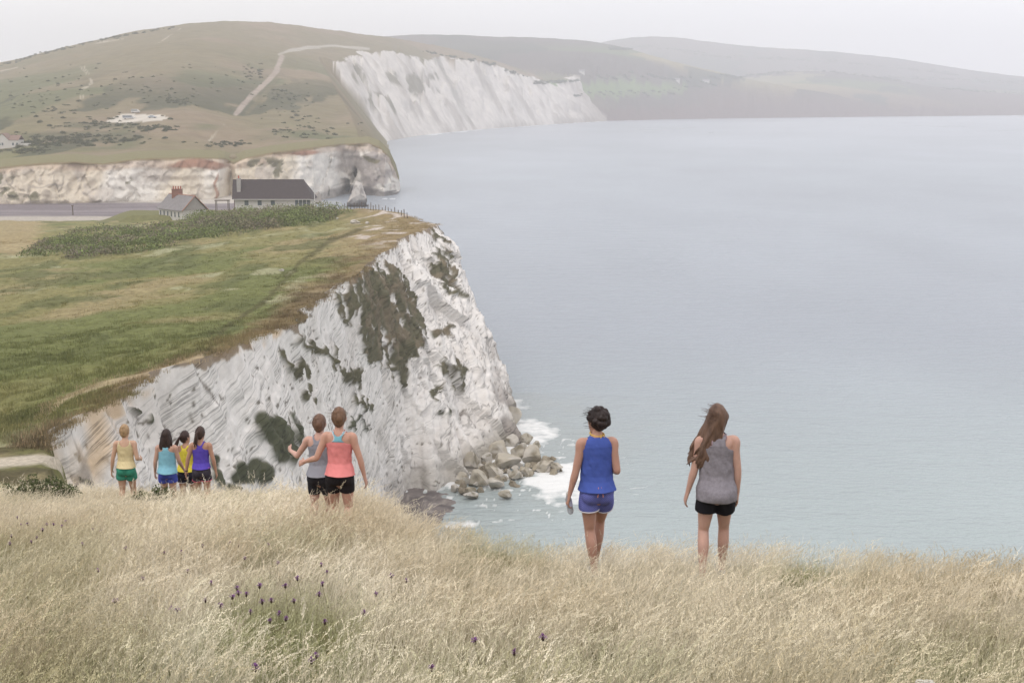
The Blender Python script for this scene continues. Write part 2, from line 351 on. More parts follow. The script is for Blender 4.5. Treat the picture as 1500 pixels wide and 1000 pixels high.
c = mixc(c, ph(176, 178, 140), sstep(.38, .55, fbm(tx * .25, ty * .12, 11, 4, 78)) * sstep(.0, .3, fbm(tx * .04, ty * .03, 4, 2, 79)) * .8)     # pale umbels
edge = sstep(.05, .004, k[:, None] + .02 * fbm(tx * .2, ty * .2, 0, 3, 80))
c = mixc(c, ph(148, 128, 96), edge * .75)
c = mixc(c, ph(106, 92, 66), edge * sstep(.1, .4, fbm(tx * .4, ty * .4, 2, 3, 81)) * .7)
tipz = sstep(470, 560, gx) * sstep(400, 340, gy); c = mixc(c, ph(158, 142, 102), tipz * .7)
c = mixc(c, ph(212, 204, 194), sstep(.42, .55, fbm(tx * .3, ty * .3, 21, 3, 82)) * sstep(500, 560, gx) * sstep(375, 345, gy) * .9)
for line, wd, cc in [([(45, 640), (60, 622), (75, 598), (100, 580), (150, 562), (215, 548), (300, 520)], 3.2, ph(186, 170, 136)),
                     ([(300, 520), (330, 480), (390, 440), (440, 385), (480, 355), (530, 335)], 2.6, ph(92, 90, 58)), ([(20, 668), (60, 640)], 3, ph(176, 160, 128))]:
    c = mixc(c, cc, sstep(wd * 1.6, wd * .7, line_dist(ppx + 3 * fbm(tx * .5, ty * .5, 0, 2, 83), ppy, line)) * .75)
c = mixc(c, ph(176, 160, 120), blob(gx, gy, 20, 345, 50, 26) * .8)
c = mixc(c, ph(205, 194, 176), sstep(12, 5, np.abs(ppy - 672 + 3 * fbm(tx * .6, ty * .6, 0, 2, 84))) * sstep(120, 70, ppx) * .9)
m_top = mat('headland_grass', rough=.95, attr=True, var=.28, vscale=1.1, bump=.9, bscale=1.6, spec=.08, detail=8, bdist=.5)
c = c * np.array([1.10, 1.04, 1.04]); TOPC = c.copy()
topo = mesh_obj('headland', np_mesh('headland', T, grid_faces(NI, NS, True), c), m_top); tag(topo, kind='structure')

# ---------------- ground round the bay: building terrace, beach
xs = np.linspace(-330, -40, 150); ys = np.linspace(330, 690, 180)
X, Y = np.meshgrid(xs, ys); lx = X / Y
zz = np.interp(Y, [385, 430, 500, 530, 560, 600, 660, 690], [15.5, 12.5, 11.0, 8.5, 3.4, 2.0, 2.2, 4.0])
low = np.interp(Y, [330, 400, 500, 545, 560], [8, 5, 3.4, 3.0, 3.0]); zz = np.where(Y < 560, lerp(low, zz, sstep(-.30, -.265, lx)), zz); zz = np.minimum(zz, np.where(Y < 470, top_z(X, Y) - .6, 99))
zz = zz - 14 * sstep(-.155, -.115, lx + .006 * fbm(X * .05, Y * .05, 0, 2, 90)) * sstep(380, 520, Y) - 3.8 * sstep(-.19, -.135, lx) * sstep(560, 600, Y)
zz = zz + .25 * fbm(X * .08, Y * .08, 0, 3, 91)
c = np.ones(X.shape + (3,)) * ph(126, 124, 78)
bch = sstep(535, 556, Y + 6 * fbm(X * .03, Y * .03, 0, 2, 92))
c = mixc(c, ph(190, 180, 168), bch); c = mixc(c, ph(132, 122, 126), sstep(566, 582, Y + 5 * fbm(X * .02, Y * .04, 3, 2, 93)))
c = mixc(c, ph(154, 144, 146), sstep(-.1, .4, fbm(X * .02, Y * .15, 5, 3, 94)) * sstep(575, 590, Y) * .7)
c = mixc(c, ph(205, 196, 186), sstep(648, 662, Y + 6 * fbm(X * .05, Y * .05, 7, 3, 95)))
m_beach = mat('shingle', rough=.95, attr=True, var=.2, vscale=.8, bump=.4, bscale=2, spec=.1, bdist=.2)
tag(mesh_obj('beach', np_mesh('beach', np.stack([X, Y, zz], -1), grid_faces(*X.shape), c), m_beach), kind='structure')
# small shingle cove at the foot of the headland
cv = [(566, 722), (600, 712), (640, 716), (668, 735), (660, 752), (640, 768), (600, 800), (560, 830), (548, 860), (548, 780)]
cw = np.array([at_z(a, b, 0)[:2] for a, b in cv]); ctr = cw.mean(0)
rings = np.linspace(0, 1, 14); ang = np.linspace(0, 1, 121)
per = np.stack([np.interp(ang * len(cw), np.arange(len(cw) + 1), np.r_[cw[:, k_], cw[:1, k_]]) for k_ in (0, 1)], -1)
V = ctr + (per[None] - ctr) * (rings[:, None, None] * 1.12)
zc = .5 - .72 * rings[:, None] ** 2 + .16 * fbm(V[..., 0] * .8, V[..., 1] * .8, 0, 3, 96)
V = np.concatenate([V, zc[..., None]], -1)
c = np.ones(zc.shape + (3,)) * ph(138, 128, 124); c = mixc(c, ph(168, 158, 150), sstep(.1, .5, fbm(V[..., 0] * 1.3, V[..., 1] * 1.3, 4, 3, 98)))
c = mixc(c, ph(112, 104, 102), sstep(-.2, .4, fbm(V[..., 0] * .5, V[..., 1] * .5, 0, 3, 97)))
tag(mesh_obj('cove_beach', np_mesh('cove_beach', V, grid_faces(14, 121), c), m_beach), kind='structure')

# ---------------- chalk cliff across the bay
MB_PX = [-260, -120, 0, 100, 230, 320, 338, 350, 400, 460, 490, 505, 520, 545, 565, 578, 584]
MB_D = [625, 640, 650, 655, 663, 672, 690, 682, 686, 700, 722, 748, 752, 738, 734, 742, 760]
MT_PX = [-260, -120, 0, 60, 110, 150, 200, 280, 330, 343, 360, 400, 450, 500, 540, 556, 570, 580, 586]
MT_Y = [262, 254, 246, 240, 238, 241, 234, 231, 233, 239, 232, 224, 218, 212, 210, 216, 230, 252, 275]
NC, NV = 520, 46
pxs = np.linspace(-260, 585, NC); d0 = np.interp(pxs, MB_PX, MB_D)
topP = at_d(pxs, np.interp(pxs, MT_PX, MT_Y), d0 + 4 + 3 * sstep(540, 585, pxs))
botP = np.stack([(pxs - 750) / F * d0 * 1.005, d0 - 1, np.zeros(NC)], -1)
t = np.linspace(-.05, 1, NV)[:, None]
V = botP[None] * (1 - t[..., None]) + topP[None] * t[..., None]
x0, y0, z0 = V[..., 0], V[..., 1], V[..., 2]
nd = fbm(x0 * .09, z0 * .03, y0 * .05, 4, 101) * 2.2 + fbm(x0 * .3, z0 * .2, y0 * .2, 3, 102) * .9 + vnoise(z0 * .5, x0 * .02, 0, 103) * .4
nd = nd - 1.8 * sstep(.18, .0, t) 
nd = nd + facets(x0, y0, z0, 420, 114, (1, 1, .8)) * 1.5
tp = sstep(1, .9, t)
V[..., 1] -= nd * tp; V[..., 0] += fbm(z0 * .15, y0 * .1, x0 * .1, 3, 104) * 1.2 * tp
px, py = project(V[..., 0], V[..., 1], V[..., 2]); wx = px + 8 * fbm(x0 * .1, z0 * .1, 0, 3, 105); wy = py + 5 * fbm(x0 * .1, z0 * .1, 9, 3, 106)
# sea cave and undercut near the point
cave = np.maximum(blob(wx, wy, 521, 262, 5, 12, 20), blob(wx, wy, 503, 276, 12, 9))
V[..., 1] += cave * 9
c = np.ones(px.shape + (3,)) * phc(226, 220, 211)
c = mixc(c, phc(212, 198, 176), sstep(-.05, .4, fbm(x0 * .035, z0 * .01, 0, 3, 107)) * .8)
c = mixc(c, phc(188, 178, 168), sstep(.1, .5, fbm(x0 * .15, z0 * .15, 0, 4, 108)) * .7)
c = mixc(c, phc(150, 140, 130), sstep(.05, .01, np.abs(vnoise(x0 * .22 + z0 * .05, z0 * .06, 0, 115))) * sstep(-.1, .3, vnoise(x0 * .06, z0 * .1, 4, 116)) * .7)
band = sstep(.80, .9, t + .08 * fbm(x0 * .05, z0 * .05, 3, 3, 109)); c = mixc(c, phc(186, 162, 140), band * .6)
c = mixc(c, phc(146, 104, 84), np.maximum(blob(wx, wy, 290, 240, 45, 8), blob(wx, wy, 430, 222, 40, 5)) * .85)
c = mixc(c, phc(146, 104, 84), blob(wx, wy, 322, 272, 3, 20) * .8)
c = mixc(c, phc(110, 106, 84), sstep(.40, .55, fbm(x0 * .16, z0 * .22, 5, 4, 110)) * np.maximum(np.maximum(blob(px, py, 40, 270, 60, 26), blob(px, py, 390, 246, 50, 16)), blob(px, py, 175, 268, 20, 20)) * .9)
c = mixc(c, phc(150, 140, 136), sstep(480, 520, px) * sstep(-.1, .3, fbm(x0 * .12, z0 * .12, 8, 3, 111)) * .8)
c = mixc(c, phc(98, 92, 90), sstep(.22, .1, t + .06 * fbm(x0 * .2, z0, 0, 2, 112)) * sstep(470, 510, px) * .85)
c = mixc(c, phc(120, 112, 80), blob(wx, wy, 548, 232, 14, 5) * .9)
c = mixc(c, phc(128, 112, 84), sstep(.955, .985, t + .02 * fbm(x0 * .1, z0, 0, 2, 113)))
ext = []; ecol = []
for dy_, dz_ in ((3, .5), (14, 1.2), (34, 2.6), (60, 1.0)):
    e_ = V[-1].copy(); e_[:, 0] *= (1 + dy_ / e_[:, 1]); e_[:, 1] += dy_; e_[:, 2] += dz_; ext.append(e_); ecol.append(np.ones((NC, 3)) * ph(140, 132, 92))
V = np.concatenate([V, np.array(ext)]); c = np.concatenate([c, np.array(ecol)])
m_chalk2 = mat('chalk_far', rough=.9, attr=True, var=.08, vscale=.5, bump=.6, bscale=.5, spec=.15, detail=8, bdist=1.0)
tag(mesh_obj('bay_cliff', np_mesh('bay_cliff', V, grid_faces(NV + 4, NC), c), m_chalk2), kind='structure')

# ---------------- the downs and the far coast: one sheet, by bearing and distance
cols = np.unique(np.r_[np.linspace(-420, -60, 40), np.arange(-60, 1562, 2.0), np.linspace(1562, 2100, 40)])
rows = np.unique(np.r_[np.arange(628, 800, 4.0), np.arange(800, 1600, 8.0), np.arange(1600, 3100, 6.5), np.geomspace(3100, 8200, 80)])
PXg, D = np.meshgrid(cols, rows)
Xw = (PXg - 750) / (F / cp) * D * 1.0        # small-angle bearing (camera is pitched, so widen by 1/cos)
Xw = (PXg - 750) / F * D * cp
def crest_z(px, xs, ysk, dk): # height of a skyline pixel at distance dk
    yv = smooth_pl(px, xs, ysk); a, b, c_ = ray(px, yv); return H + c_ / b * dk
d1 = smooth_pl(cols, [-420, 0, 350, 500, 700, 900, 1100], [1500, 1750, 1950, 2150, 2700, 3300, 3500])
z1 = crest_z(cols, [-420, -200, 0, 100, 200, 300, 350, 420, 500, 560, 620, 700, 760, 820, 890, 960, 2100], [165, 125, 95, 68, 46, 32, 28, 34, 46, 53, 62, 80, 100, 126, 152, 165, 172], d1)
d2 = np.full(cols.shape, 4000.0)
z2 = crest_z(cols, [-420, 420, 500, 560, 640, 700, 760, 830, 880, 900, 960, 1050, 1150, 1300, 2100], [120, 70, 56, 52, 47, 51, 53, 52, 60, 66, 84, 108, 128, 150, 165], d2)
d3 = np.full(cols.shape, 6300.0)
z3 = crest_z(cols, [-420, 780, 850, 890, 950, 1000, 1050, 1085, 1100, 1200, 1300, 1400, 1420, 1500, 1700, 2100], [130, 90, 70, 57, 50, 53, 63, 71, 67, 74, 84, 101, 107, 113, 122, 132], d3)
d4 = np.full(cols.shape, 4700.0)
z4 = crest_z(cols, [-420, 800, 880, 960, 1040, 1110, 1180, 1260, 1340, 1420, 1500, 1700, 2100], [170, 150, 140, 132, 120, 106, 98, 108, 122, 132, 139, 146, 150], d4)
# coast
cw_px = np.array([580, 574, 566, 620, 700, 800, 890, 975, 1100, 1300, 1500, 1800, 2200]); cw_y = np.array([283, 240, 207, 198, 190, 183, 177.5, 175.3, 173.3, 171, 169, 167, 165.5])
cw = at_z(cw_px, cw_y, 0)[:, :2]
Dc = np.interp(cols, cw_px[2:], cw[2:, 1]); Dc[cols < 566] = 0; Dk = np.where(cols < 566, cw[2, 1], Dc)
mbd = np.interp(cols, MB_PX, MB_D); mbd = np.max([np.interp(cols + o, cols, mbd) for o in np.linspace(-26, 26, 27)], axis=0); mbd = np.mean([np.interp(cols + o, cols, mbd) for o in np.linspace(-24, 24, 25)], axis=0)
start = np.where(cols < 586, mbd + 12, 0); mty = np.mean([np.interp(cols + o, MT_PX, MT_Y) for o in np.linspace(-40, 40, 41)], axis=0); startz = at_d(cols, mty - 1.0, start + .01)[:, 2]
s1 = np.where(cols < 575, start, np.interp(cols, [575, 620, 2100], [760, 1300, 3000]))
def hillp(dk, zk, ds, zs, back, pw=1.0):
    s = np.clip((D - ds) / (dk - ds), 0, 1)
    s2 = s ** pw; s2 = s2 - .06 * sstep(.75, 1, s) * 0
    f = zs + (zk - zs) * s2
    over = np.maximum(D - dk, 0)
    rnd = (zk - zs) / (dk - ds)                       # round the crest over
    return f - back * over * np.clip(over / 150, 0, 1)
h1 = hillp(d1, z1, s1, np.where(cols < 586, startz, 22), .35, smooth_pl(cols, [-420, 380, 440, 490, 520, 560, 620, 2100], [1.05, 1.05, 1.5, 2.1, 1.6, 1.3, 1.05, 1.05]))
h2 = hillp(d2, z2, 2500, 20, .15); h3 = hillp(d3, z3, 4700, 40, .1); h4 = hillp(d4, z4, Dc + 60, 24, .12, .8)
h2 = np.where(D < 2500, -60, h2); h3 = np.where(D < 4700, -60, h3)
h4 = np.where((cols[None] > 780) & (D > Dc[None]), h4, -50)
n1 = fbm(Xw * .006, D * .004, 0, 5, 121) * 5 * sstep(0, 150, D - s1[None]) * sstep(0, 300, np.abs(D - d1[None]) + 60)
n2 = fbm(Xw * .0016, D * .0016, 0, 5, 122) * 14 * sstep(2600, 3400, D) * .6
rough = fbm(Xw * .05, D * .03, 0, 3, 123) * .8
Zg = np.maximum.reduce([h1 + n1, h2 + n2, h3 + n2 * .7, h4 + n2 * .7]) + rough
# steep coast
seg_k = [1.25, 1.25, 1.5, 1.5, 1.5, 1.3, .6, .5, .5, .5, .5, .5]
best = np.full(D.shape, 1e9); kk = np.ones(D.shape); sid = np.zeros(D.shape, int)
for i in range(len(cw) - 1):
    dd = seg_dist(Xw, D, cw[i], cw[i + 1]); m_ = dd < best; best = np.where(m_, dd, best); kk = np.where(m_, seg_k[i], kk); sid = np.where(m_, i, sid)
pc = np.interp(D, cw[:3, 1][[0, 1, 2]], cw_px[:3])
inland = np.where(PXg < 566, True, np.where(D < 1650, PXg < pc, D > Dc[None]))
sgn = np.where(inland, 1, -1)
gul = fbm(Xw * .02 + D * .012, D * .004 - Xw * .004, 0, 4, 124)
gul2 = fbm(Xw * .035, D * .03, 0, 4, 125)
cliff = kk * best * sgn + (gul * 1 + gul2 * 5) * sstep(0, 30, best) * (sid >= 2)
cm = (best < 170) & (sid >= 2) & (sid <= 5); fq = np.zeros(D.shape); fq[cm] = facets(Xw[cm] / 9, D[cm] / 9, cliff[cm] / 9, 500, 126)
cliff = cliff + fq * 12 * sstep(0, 25, best)
isc = (cliff < Zg)
Zland = np.where(PXg < 500, np.where(D < 1200, Zg, np.minimum(Zg, cliff)), np.minimum(Zg, cliff))
isc &= (Zland == cliff) & (Zland < Zg)
Zland = np.where(inland, Zland, np.minimum(Zland, -2))
front = (PXg < 586) & (D < start[None] - 0)
Zland = np.where(front, -4, Zland)
px, py = project(Xw, D, Zland)
wx = px + 10 * fbm(Xw * .02, D * .01, 0, 3, 131); wy = py + 4 * fbm(Xw * .02, D * .01, 5, 3, 132)
c = np.ones(D.shape + (3,)) * ph(138, 126, 96)
c = mixc(c, ph(150, 132, 108), sstep(-.2, .4, fbm(Xw * .006, D * .004, 1, 4, 133)))
c = mixc(c, ph(116, 116, 82), sstep(.05, .4, fbm(Xw * .012, D * .006, 7, 4, 134)) * sstep(60, 130, py))
c = mixc(c, ph(128, 128, 80), sstep(165, 215, py) * sstep(-.3, .3, fbm(Xw * .01, D * .006, 9, 4, 135)) * .8)
c = mixc(c, ph(84, 86, 62), sstep(.32, .5, fbm(Xw * .025, D * .008, 17, 4, 136)) * sstep(90, 150, py) * (PXg < 560) * .85)
c = mixc(c, ph(84, 88, 60), np.maximum(blob(wx, wy, 120, 200, 110, 9), blob(wx, wy, 150, 182, 60, 5)) * .6)
# second and third ridge: heath, fields
farm = sstep(3000, 3300, D + 0 * PXg)
fcol = np.ones(D.shape + (3,)) * ph(92, 82, 72)
cell = _hash(np.floor(Xw / 260 + .4 * fbm(Xw * .002, D * .002, 0, 2, 137)), np.floor(D / 420 + .3 * fbm(Xw * .002, D * .002, 5, 2, 138)), np.zeros(D.shape), 5)
fields = np.where((cell > .55)[..., None], ph(104, 118, 70), np.where((cell > .3)[..., None], ph(150, 138, 92), ph(74, 82, 58)))
fcol = mixc(fcol, fields, sstep(-.1, .1, fbm(Xw * .0012, D * .0012, 3, 2, 139)) * sstep(60, 80, py))
c = c * (1 - farm[..., None]) + fcol * farm[..., None]
c = mixc(c, ph(112, 132, 74), inpoly(wx, wy, [(780, 122), (830, 118), (1000, 124), (1010, 136), (930, 142), (840, 140)]) * 1.0)
c = mixc(c, ph(148, 140, 104), inpoly(wx, wy, [(1040, 122), (1180, 104), (1210, 112), (1120, 124)]) * .8)
c = mixc(c, ph(108, 84, 74), sstep(118, 150, py) * sstep(980, 1060, wx) * .8)
c = mixc(c, ph(66, 72, 54), sstep(.42, .5, fbm(Xw * .006, D * .003, 27, 3, 140)) * farm * .8)
# white cliff under the down
ck = isc & (sid >= 2) & (sid <= 5) & (D < Dk[None] + 420) & (PXg < 900)
ccol = np.ones(D.shape + (3,)) * phc(208, 202, 196)
ccol = mixc(ccol, phc(166, 158, 150), sstep(.05, .5, gul * .35 + gul2 * .8) * .6)
ccol = mixc(ccol, ph(120, 116, 100), sstep(.2, .5, fbm(Xw * .02 + D * .008, D * .01, 8, 4, 142)) * sstep(780, 560, px) * .8)
ccol = mixc(ccol, ph(160, 146, 132), sstep(800, 900, px) * .8)
c = np.where(ck[..., None], ccol, c)
bc = isc & (sid < 2); c = np.where(bc[..., None], mixc(c, ph(150, 132, 100), .5 * np.ones(D.shape)), c)
veg2 = np.maximum.reduce([blob(wx, wy, 600, 125, 45, 12, 25), blob(wx, wy, 560, 150, 22, 12, 40), blob(wx, wy, 530, 110, 8, 18, -25), blob(wx, wy, 640, 112, 20, 8)]) * sstep(.1, .35, fbm(Xw * .05, D * .03, 3, 4, 145)); c = np.where(ck[..., None], mixc(c, ph(128, 122, 100), veg2 * .8), c)
rc = isc & (sid > 5) & (Zland < 26 + 8 * n2 / 10); c = np.where(rc[..., None], ph(104, 80, 72), c)
# road, tracks, car park
c = mixc(c, ph(172, 156, 142), sstep(4.6, 2.8, line_dist(px + 1.5 * fbm(Xw * .04, D * .02, 5, 2, 146), py, [(346, 166), (370, 140), (392, 118), (406, 102), (412, 84)]) + .0))
c = mixc(c, ph(120, 112, 82), sstep(4, 2, line_dist(px, py, [(362, 166), (388, 138), (404, 118)])) * .7)
c = mixc(c, ph(182, 174, 160), sstep(2.8, 1.4, line_dist(px, py, [(408, 80), (425, 75), (450, 70), (490, 67), (540, 72)]) + 1.5 * fbm(Xw * .03, D * .01, 3, 2, 143)))
for ln, wd in [([(118, 98), (126, 108), (133, 118), (131, 126), (120, 130), (118, 144)], 1.0), ([(123, 98), (131, 110), (136, 122), (124, 131), (122, 143)], 1.0), ([(332, 180), (318, 192), (306, 207)], 1.6), ([(0, 104), (25, 98)], 1.3), ([(115, 72), (150, 62), (180, 58)], 1.0), ([(225, 68), (265, 42)], .8)]:
    c = mixc(c, ph(196, 184, 164), sstep(wd * 1.35, wd * .5, line_dist(px, py + 1.0 * fbm(Xw * .06, D * .06, 0, 2, 144), ln)) * sstep(-.5, .1, fbm(Xw * .03, D * .02, 6, 2, 147)) * .75)
c = mixc(c, ph(216, 206, 192), inpoly(px + 2 * fbm(Xw * .1, D * .03), py, [(155, 178), (178, 167), (244, 169), (246, 175), (205, 179), (165, 181)]))
m_down = mat('downs', rough=.95, attr=True, var=.16, vscale=.06, bump=.5, bscale=.08, spec=.08, detail=8, bdist=4)
tag(mesh_obj('downs', np_mesh('downs', np.stack([Xw, D, Zland], -1), grid_faces(len(rows), len(cols)), c), m_down), kind='structure')
def down_z(px_, d_): # height of the sheet
    i = np.argmin(np.abs(rows - d_)); j = np.argmin(np.abs(cols - px_)); return Zland[i, j]
def on_down(px_, py_):                                 # first hit of a pixel's ray with the sheet
    j = np.argmin(np.abs(cols - px_)); a, b, c_ = ray(px_, py_)
    zr = H + c_ / b * rows; hit = np.where((Zland[:, j] >= zr) & (rows > start[j] + 6))[0]; i = hit[0]
    return np.array([Xw[i, j], rows[i], Zland[i, j]])

# ---------------- the sea
sx = np.unique(np.r_[np.linspace(-420, 540, 40), np.arange(540, 900, 3.0), np.linspace(900, 2100, 60)])
sy = np.unique(np.r_[np.geomspace(60, 150, 10), np.arange(150, 262, 1.0), np.geomspace(262, 800, 60), np.geomspace(800, 3600, 60), np.geomspace(3600, 9000, 8)])
PXs, D = np.meshgrid(sx, sy); Xs = (PXs - 750) / F * D * cp
shore = np.concatenate([B[5:17, :2]])
ds = line_dist(Xs, D, [tuple(p) for p in shore] ); 
rockc = at_z(728, 712, 0)[:2]
rk = np.hypot((Xs - rockc[0]) / 1.35, (D - rockc[1]) / 1.5)
nz = fbm(Xs * .16, D * .13, 0, 4, 151)
foam = sstep(5.5, 1.0, ds + nz * 4) * (D < 235) * .9
foam = np.maximum(foam, sstep(8, 2.0, rk + nz * 7) * .85)
lace = np.abs(fbm(Xs * .35, D * .3, 0, 3, 152)); foam = np.maximum(foam, sstep(24, 6, rk + nz * 8) * sstep(.16, .04, lace) * .9)
f2 = line_dist(Xs, D, [tuple(p) for p in at_z(np.array([640, 665, 690, 760, 820]), np.array([765, 748, 735, 712, 690]), 0)[:, :2]])
foam = np.maximum(foam, sstep(8, 1, f2 + nz * 4) * sstep(.6, -.2, nz) * 1.1)
pxs_, pys_ = project(Xs, D, 0 * D)
for b in [(565, 291, 22, 1.6), (575, 246, 8, 1.0), (1010, 690, 22, 3.0), (770, 655, 22, 4), (480, 296, 14, 1.2)]:
    foam = np.maximum(foam, blob(pxs_, pys_ + 1.5 * nz, *b) * sstep(.5, -.1, nz) * .7)
fd = line_dist(Xs, D, [tuple(p) for p in cw[3:]]); foam = np.maximum(foam, sstep(16, 4, fd + nz * 8) * .7)
turq = sstep(320, 120, D) 
c = np.ones(D.shape + (3,)) * ph(168, 176, 186) * (1 + .07 * fbm(Xs * .004, D * .0025, 0, 4, 153) + .05 * fbm(Xs * .03, D * .012, 0, 3, 154))[..., None]; c = mixc(c, ph(186, 199, 199) * (1 + .06 * fbm(Xs * .03, D * .02, 2, 3, 155))[..., None], turq)
c = mixc(c, ph(172, 172, 156), sstep(22, 5, ds + 6 * nz) * .2 * (D < 240))
m = mat('sea_water', rough=.25, attr=True, spec=.25)
t = m.node_tree; b = t.nodes['Principled BSDF']; b.inputs['IOR'].default_value = 1.33
tcn = t.nodes.new('ShaderNodeTexCoord'); hs = []
for scl, st, wgt in ((.09, (1, 2.2, 1), 1.0), (.45, (1, 2.0, 1), .55), (1.8, (1, 1.6, 1), .2)):
    mpn = t.nodes.new('ShaderNodeMapping'); mpn.inputs['Scale'].default_value = st; mpn.inputs['Rotation'].default_value = (0, 0, R(12))
    t.links.new(tcn.outputs['Object'], mpn.inputs[0]); n = t.nodes.new('ShaderNodeTexNoise'); n.inputs['Scale'].default_value = scl; n.inputs['Detail'].default_value = 4
    t.links.new(mpn.outputs[0], n.inputs['Vector']); ml = t.nodes.new('ShaderNodeMath'); ml.operation = 'MULTIPLY'; ml.inputs[1].default_value = wgt
    t.links.new(n.outputs[0], ml.inputs[0]); hs.append(ml.outputs[0])
a1 = t.nodes.new('ShaderNodeMath'); t.links.new(hs[0], a1.inputs[0]); t.links.new(hs[1], a1.inputs[1])
a2 = t.nodes.new('ShaderNodeMath'); t.links.new(a1.outputs[0], a2.inputs[0]); t.links.new(hs[2], a2.inputs[1])
bp = t.nodes.new('ShaderNodeBump'); bp.inputs['Strength'].default_value = .85; bp.inputs['Distance'].default_value = 1.0
t.links.new(a2.outputs[0], bp.inputs['Height']); t.links.new(bp.outputs[0], b.inputs['Normal'])
fa = t.nodes.new('ShaderNodeAttribute'); fa.attribute_name = 'foam'
fn = t.nodes.new('ShaderNodeTexNoise'); fn.inputs['Scale'].default_value = .7; fn.inputs['Detail'].default_value = 6; t.links.new(tcn.outputs['Object'], fn.inputs['Vector'])
fs = t.nodes.new('ShaderNodeMath'); fs.operation = 'ADD'; t.links.new(fa.outputs['Fac'], fs.inputs[0]); t.links.new(fn.outputs[0], fs.inputs[1])
fr = t.nodes.new('ShaderNodeMapRange'); fr.inputs[1].default_value = .9; fr.inputs[2].default_value = 1.45; t.links.new(fs.outputs[0], fr.inputs[0])
mx_ = t.nodes.new('ShaderNodeMix'); mx_.data_type = 'RGBA'; ca = [n for n in t.nodes if n.type == 'ATTRIBUTE' and n.attribute_name == 'Col'][0]
t.links.new(fr.outputs[0], mx_.inputs[0]); t.links.new(ca.outputs['Color'], mx_.inputs[6]); mx_.inputs[7].default_value = (.78, .78, .77, 1)
t.links.new(mx_.outputs[2], b.inputs['Base Color'])
rr = t.nodes.new('ShaderNodeMapRange'); rr.inputs[3].default_value = .22; rr.inputs[4].default_value = .8; t.links.new(fr.outputs[0], rr.inputs[0]); t.links.new(rr.outputs[0], b.inputs['Roughness'])
tag(mesh_obj('sea', np_mesh('sea', np.stack([Xs, D, 0 * D], -1), grid_faces(len(sy), len(sx)), c, attrs={'foam': foam}), m), kind='structure')

# ---------------- sea air
def box_mesh(name, x0, x1, y0, y1, z0, z1):
    v = [(x, y, z) for z in (z0, z1) for y in (y0, y1) for x in (x0, x1)]
    f = [(0, 2, 3, 1), (4, 5, 7, 6), (0, 1, 5, 4), (2, 6, 7, 3), (0, 4, 6, 2), (1, 3, 7, 5)]
    me = bpy.data.meshes.new(name); me.from_pydata(v, [], f); return me
hm = bpy.data.materials.new('haze'); hm.use_nodes = True; t = hm.node_tree; t.nodes.clear()
oo = t.nodes.new('ShaderNodeOutputMaterial'); pv = t.nodes.new('ShaderNodeVolumePrincipled')
pv.inputs['Color'].default_value = (.96, .96, .99, 1); pv.inputs['Density'].default_value = 2.3e-4; pv.inputs['Anisotropy'].default_value = .0
t.links.new(pv.outputs[0], oo.inputs['Volume'])
tag(mesh_obj('haze', box_mesh('haze', -7000, 9000, -300, 9200, -6, 420), hm), kind='stuff')
# ================================================================== BUILDINGS, FENCES, CARS
class MB:
    def __init__(s): s.v = []; s.f = []
    def box(s, x0, x1, y0, y1, z0, z1):
        n = len(s.v); s.v += [(x, y, z) for z in (z0, z1) for y in (y0, y1) for x in (x0, x1)]
        s.f += [tuple(n + i for i in q) for q in ((0, 2, 3, 1), (4, 5, 7, 6), (0, 1, 5, 4), (2, 6, 7, 3), (0, 4, 6, 2), (1, 3, 7, 5))]; return s
    def poly(s, pts): n = len(s.v); s.v += [tuple(p) for p in pts]; s.f.append(tuple(range(n, n + len(pts)))); return s
    def prism(s, pts, vec):                              # closed extrusion of an outline
        n = len(s.v); m = len(pts); s.v += [tuple(p) for p in pts] + [tuple(np.add(p, vec)) for p in pts]
        s.f.append(tuple(range(n, n + m))[::-1]); s.f.append(tuple(range(n + m, n + 2 * m)))
        for i in range(m): s.f.append((n + i, n + (i + 1) % m, n + m + (i + 1) % m, n + m + i))
        return s
    def cyl(s, p, q, r0, r1=None, n=10):
        r1 = r0 if r1 is None else r1; p = Vector(p); q = Vector(q); u = (q - p).normalized(); a = u.orthogonal().normalized(); b = u.cross(a)
        k = len(s.v)
        for c_, r in ((p, r0), (q, r1)):
            for i in range(n): t_ = 2 * math.pi * i / n; s.v.append(tuple(c_ + (a * math.cos(t_) + b * math.sin(t_)) * r))
        for i in range(n): s.f.append((k + i, k + (i + 1) % n, k + n + (i + 1) % n, k + n + i))
        s.f.append(tuple(k + i for i in range(n))[::-1]); s.f.append(tuple(k + n + i for i in range(n))); return s
    def build(s, name, m, parent=None, bevel=0):
        me = bpy.data.meshes.new(name); me.from_pydata(s.v, [], s.f); me.materials.append(m)
        bm = bmesh.new(); bm.from_mesh(me); bmesh.ops.recalc_face_normals(bm, faces=bm.faces); bm.to_mesh(me); bm.free()
        o = bpy.data.objects.new(name, me); link(o, parent)
        if bevel: b = o.modifiers.new('bevel', 'BEVEL'); b.width = bevel; b.segments = 2
        return o
slate = mat('slate', ph(142, 136, 136), .7, .15, .9, .3, 3)
brown_tile = mat('brown_tile', ph(78, 68, 69), .8, .12, 1.2, .3, 4)
white_wall = mat('white_render', ph(216, 211, 205), .85, .05, 1, .1, 8)
grey_wall = mat('grey_render', ph(176, 170, 166), .9, .10, 1.5, .2, 6)
brick = mat('brick', ph(150, 104, 88), .9, .2, 6, .3, 20)
red_wood = mat('red_board', ph(120, 76, 68), .8, .1, 3)
terracotta = mat('terracotta', ph(190, 96, 70), .8, .1, 5)
ridge_m = mat('ridge_tile', ph(182, 128, 104), .8, .1, 4)
glass = mat('window_glass', ph(96, 106, 112), .12, spec=.6)
white_paint = mat('white_paint', ph(222, 219, 214), .5)
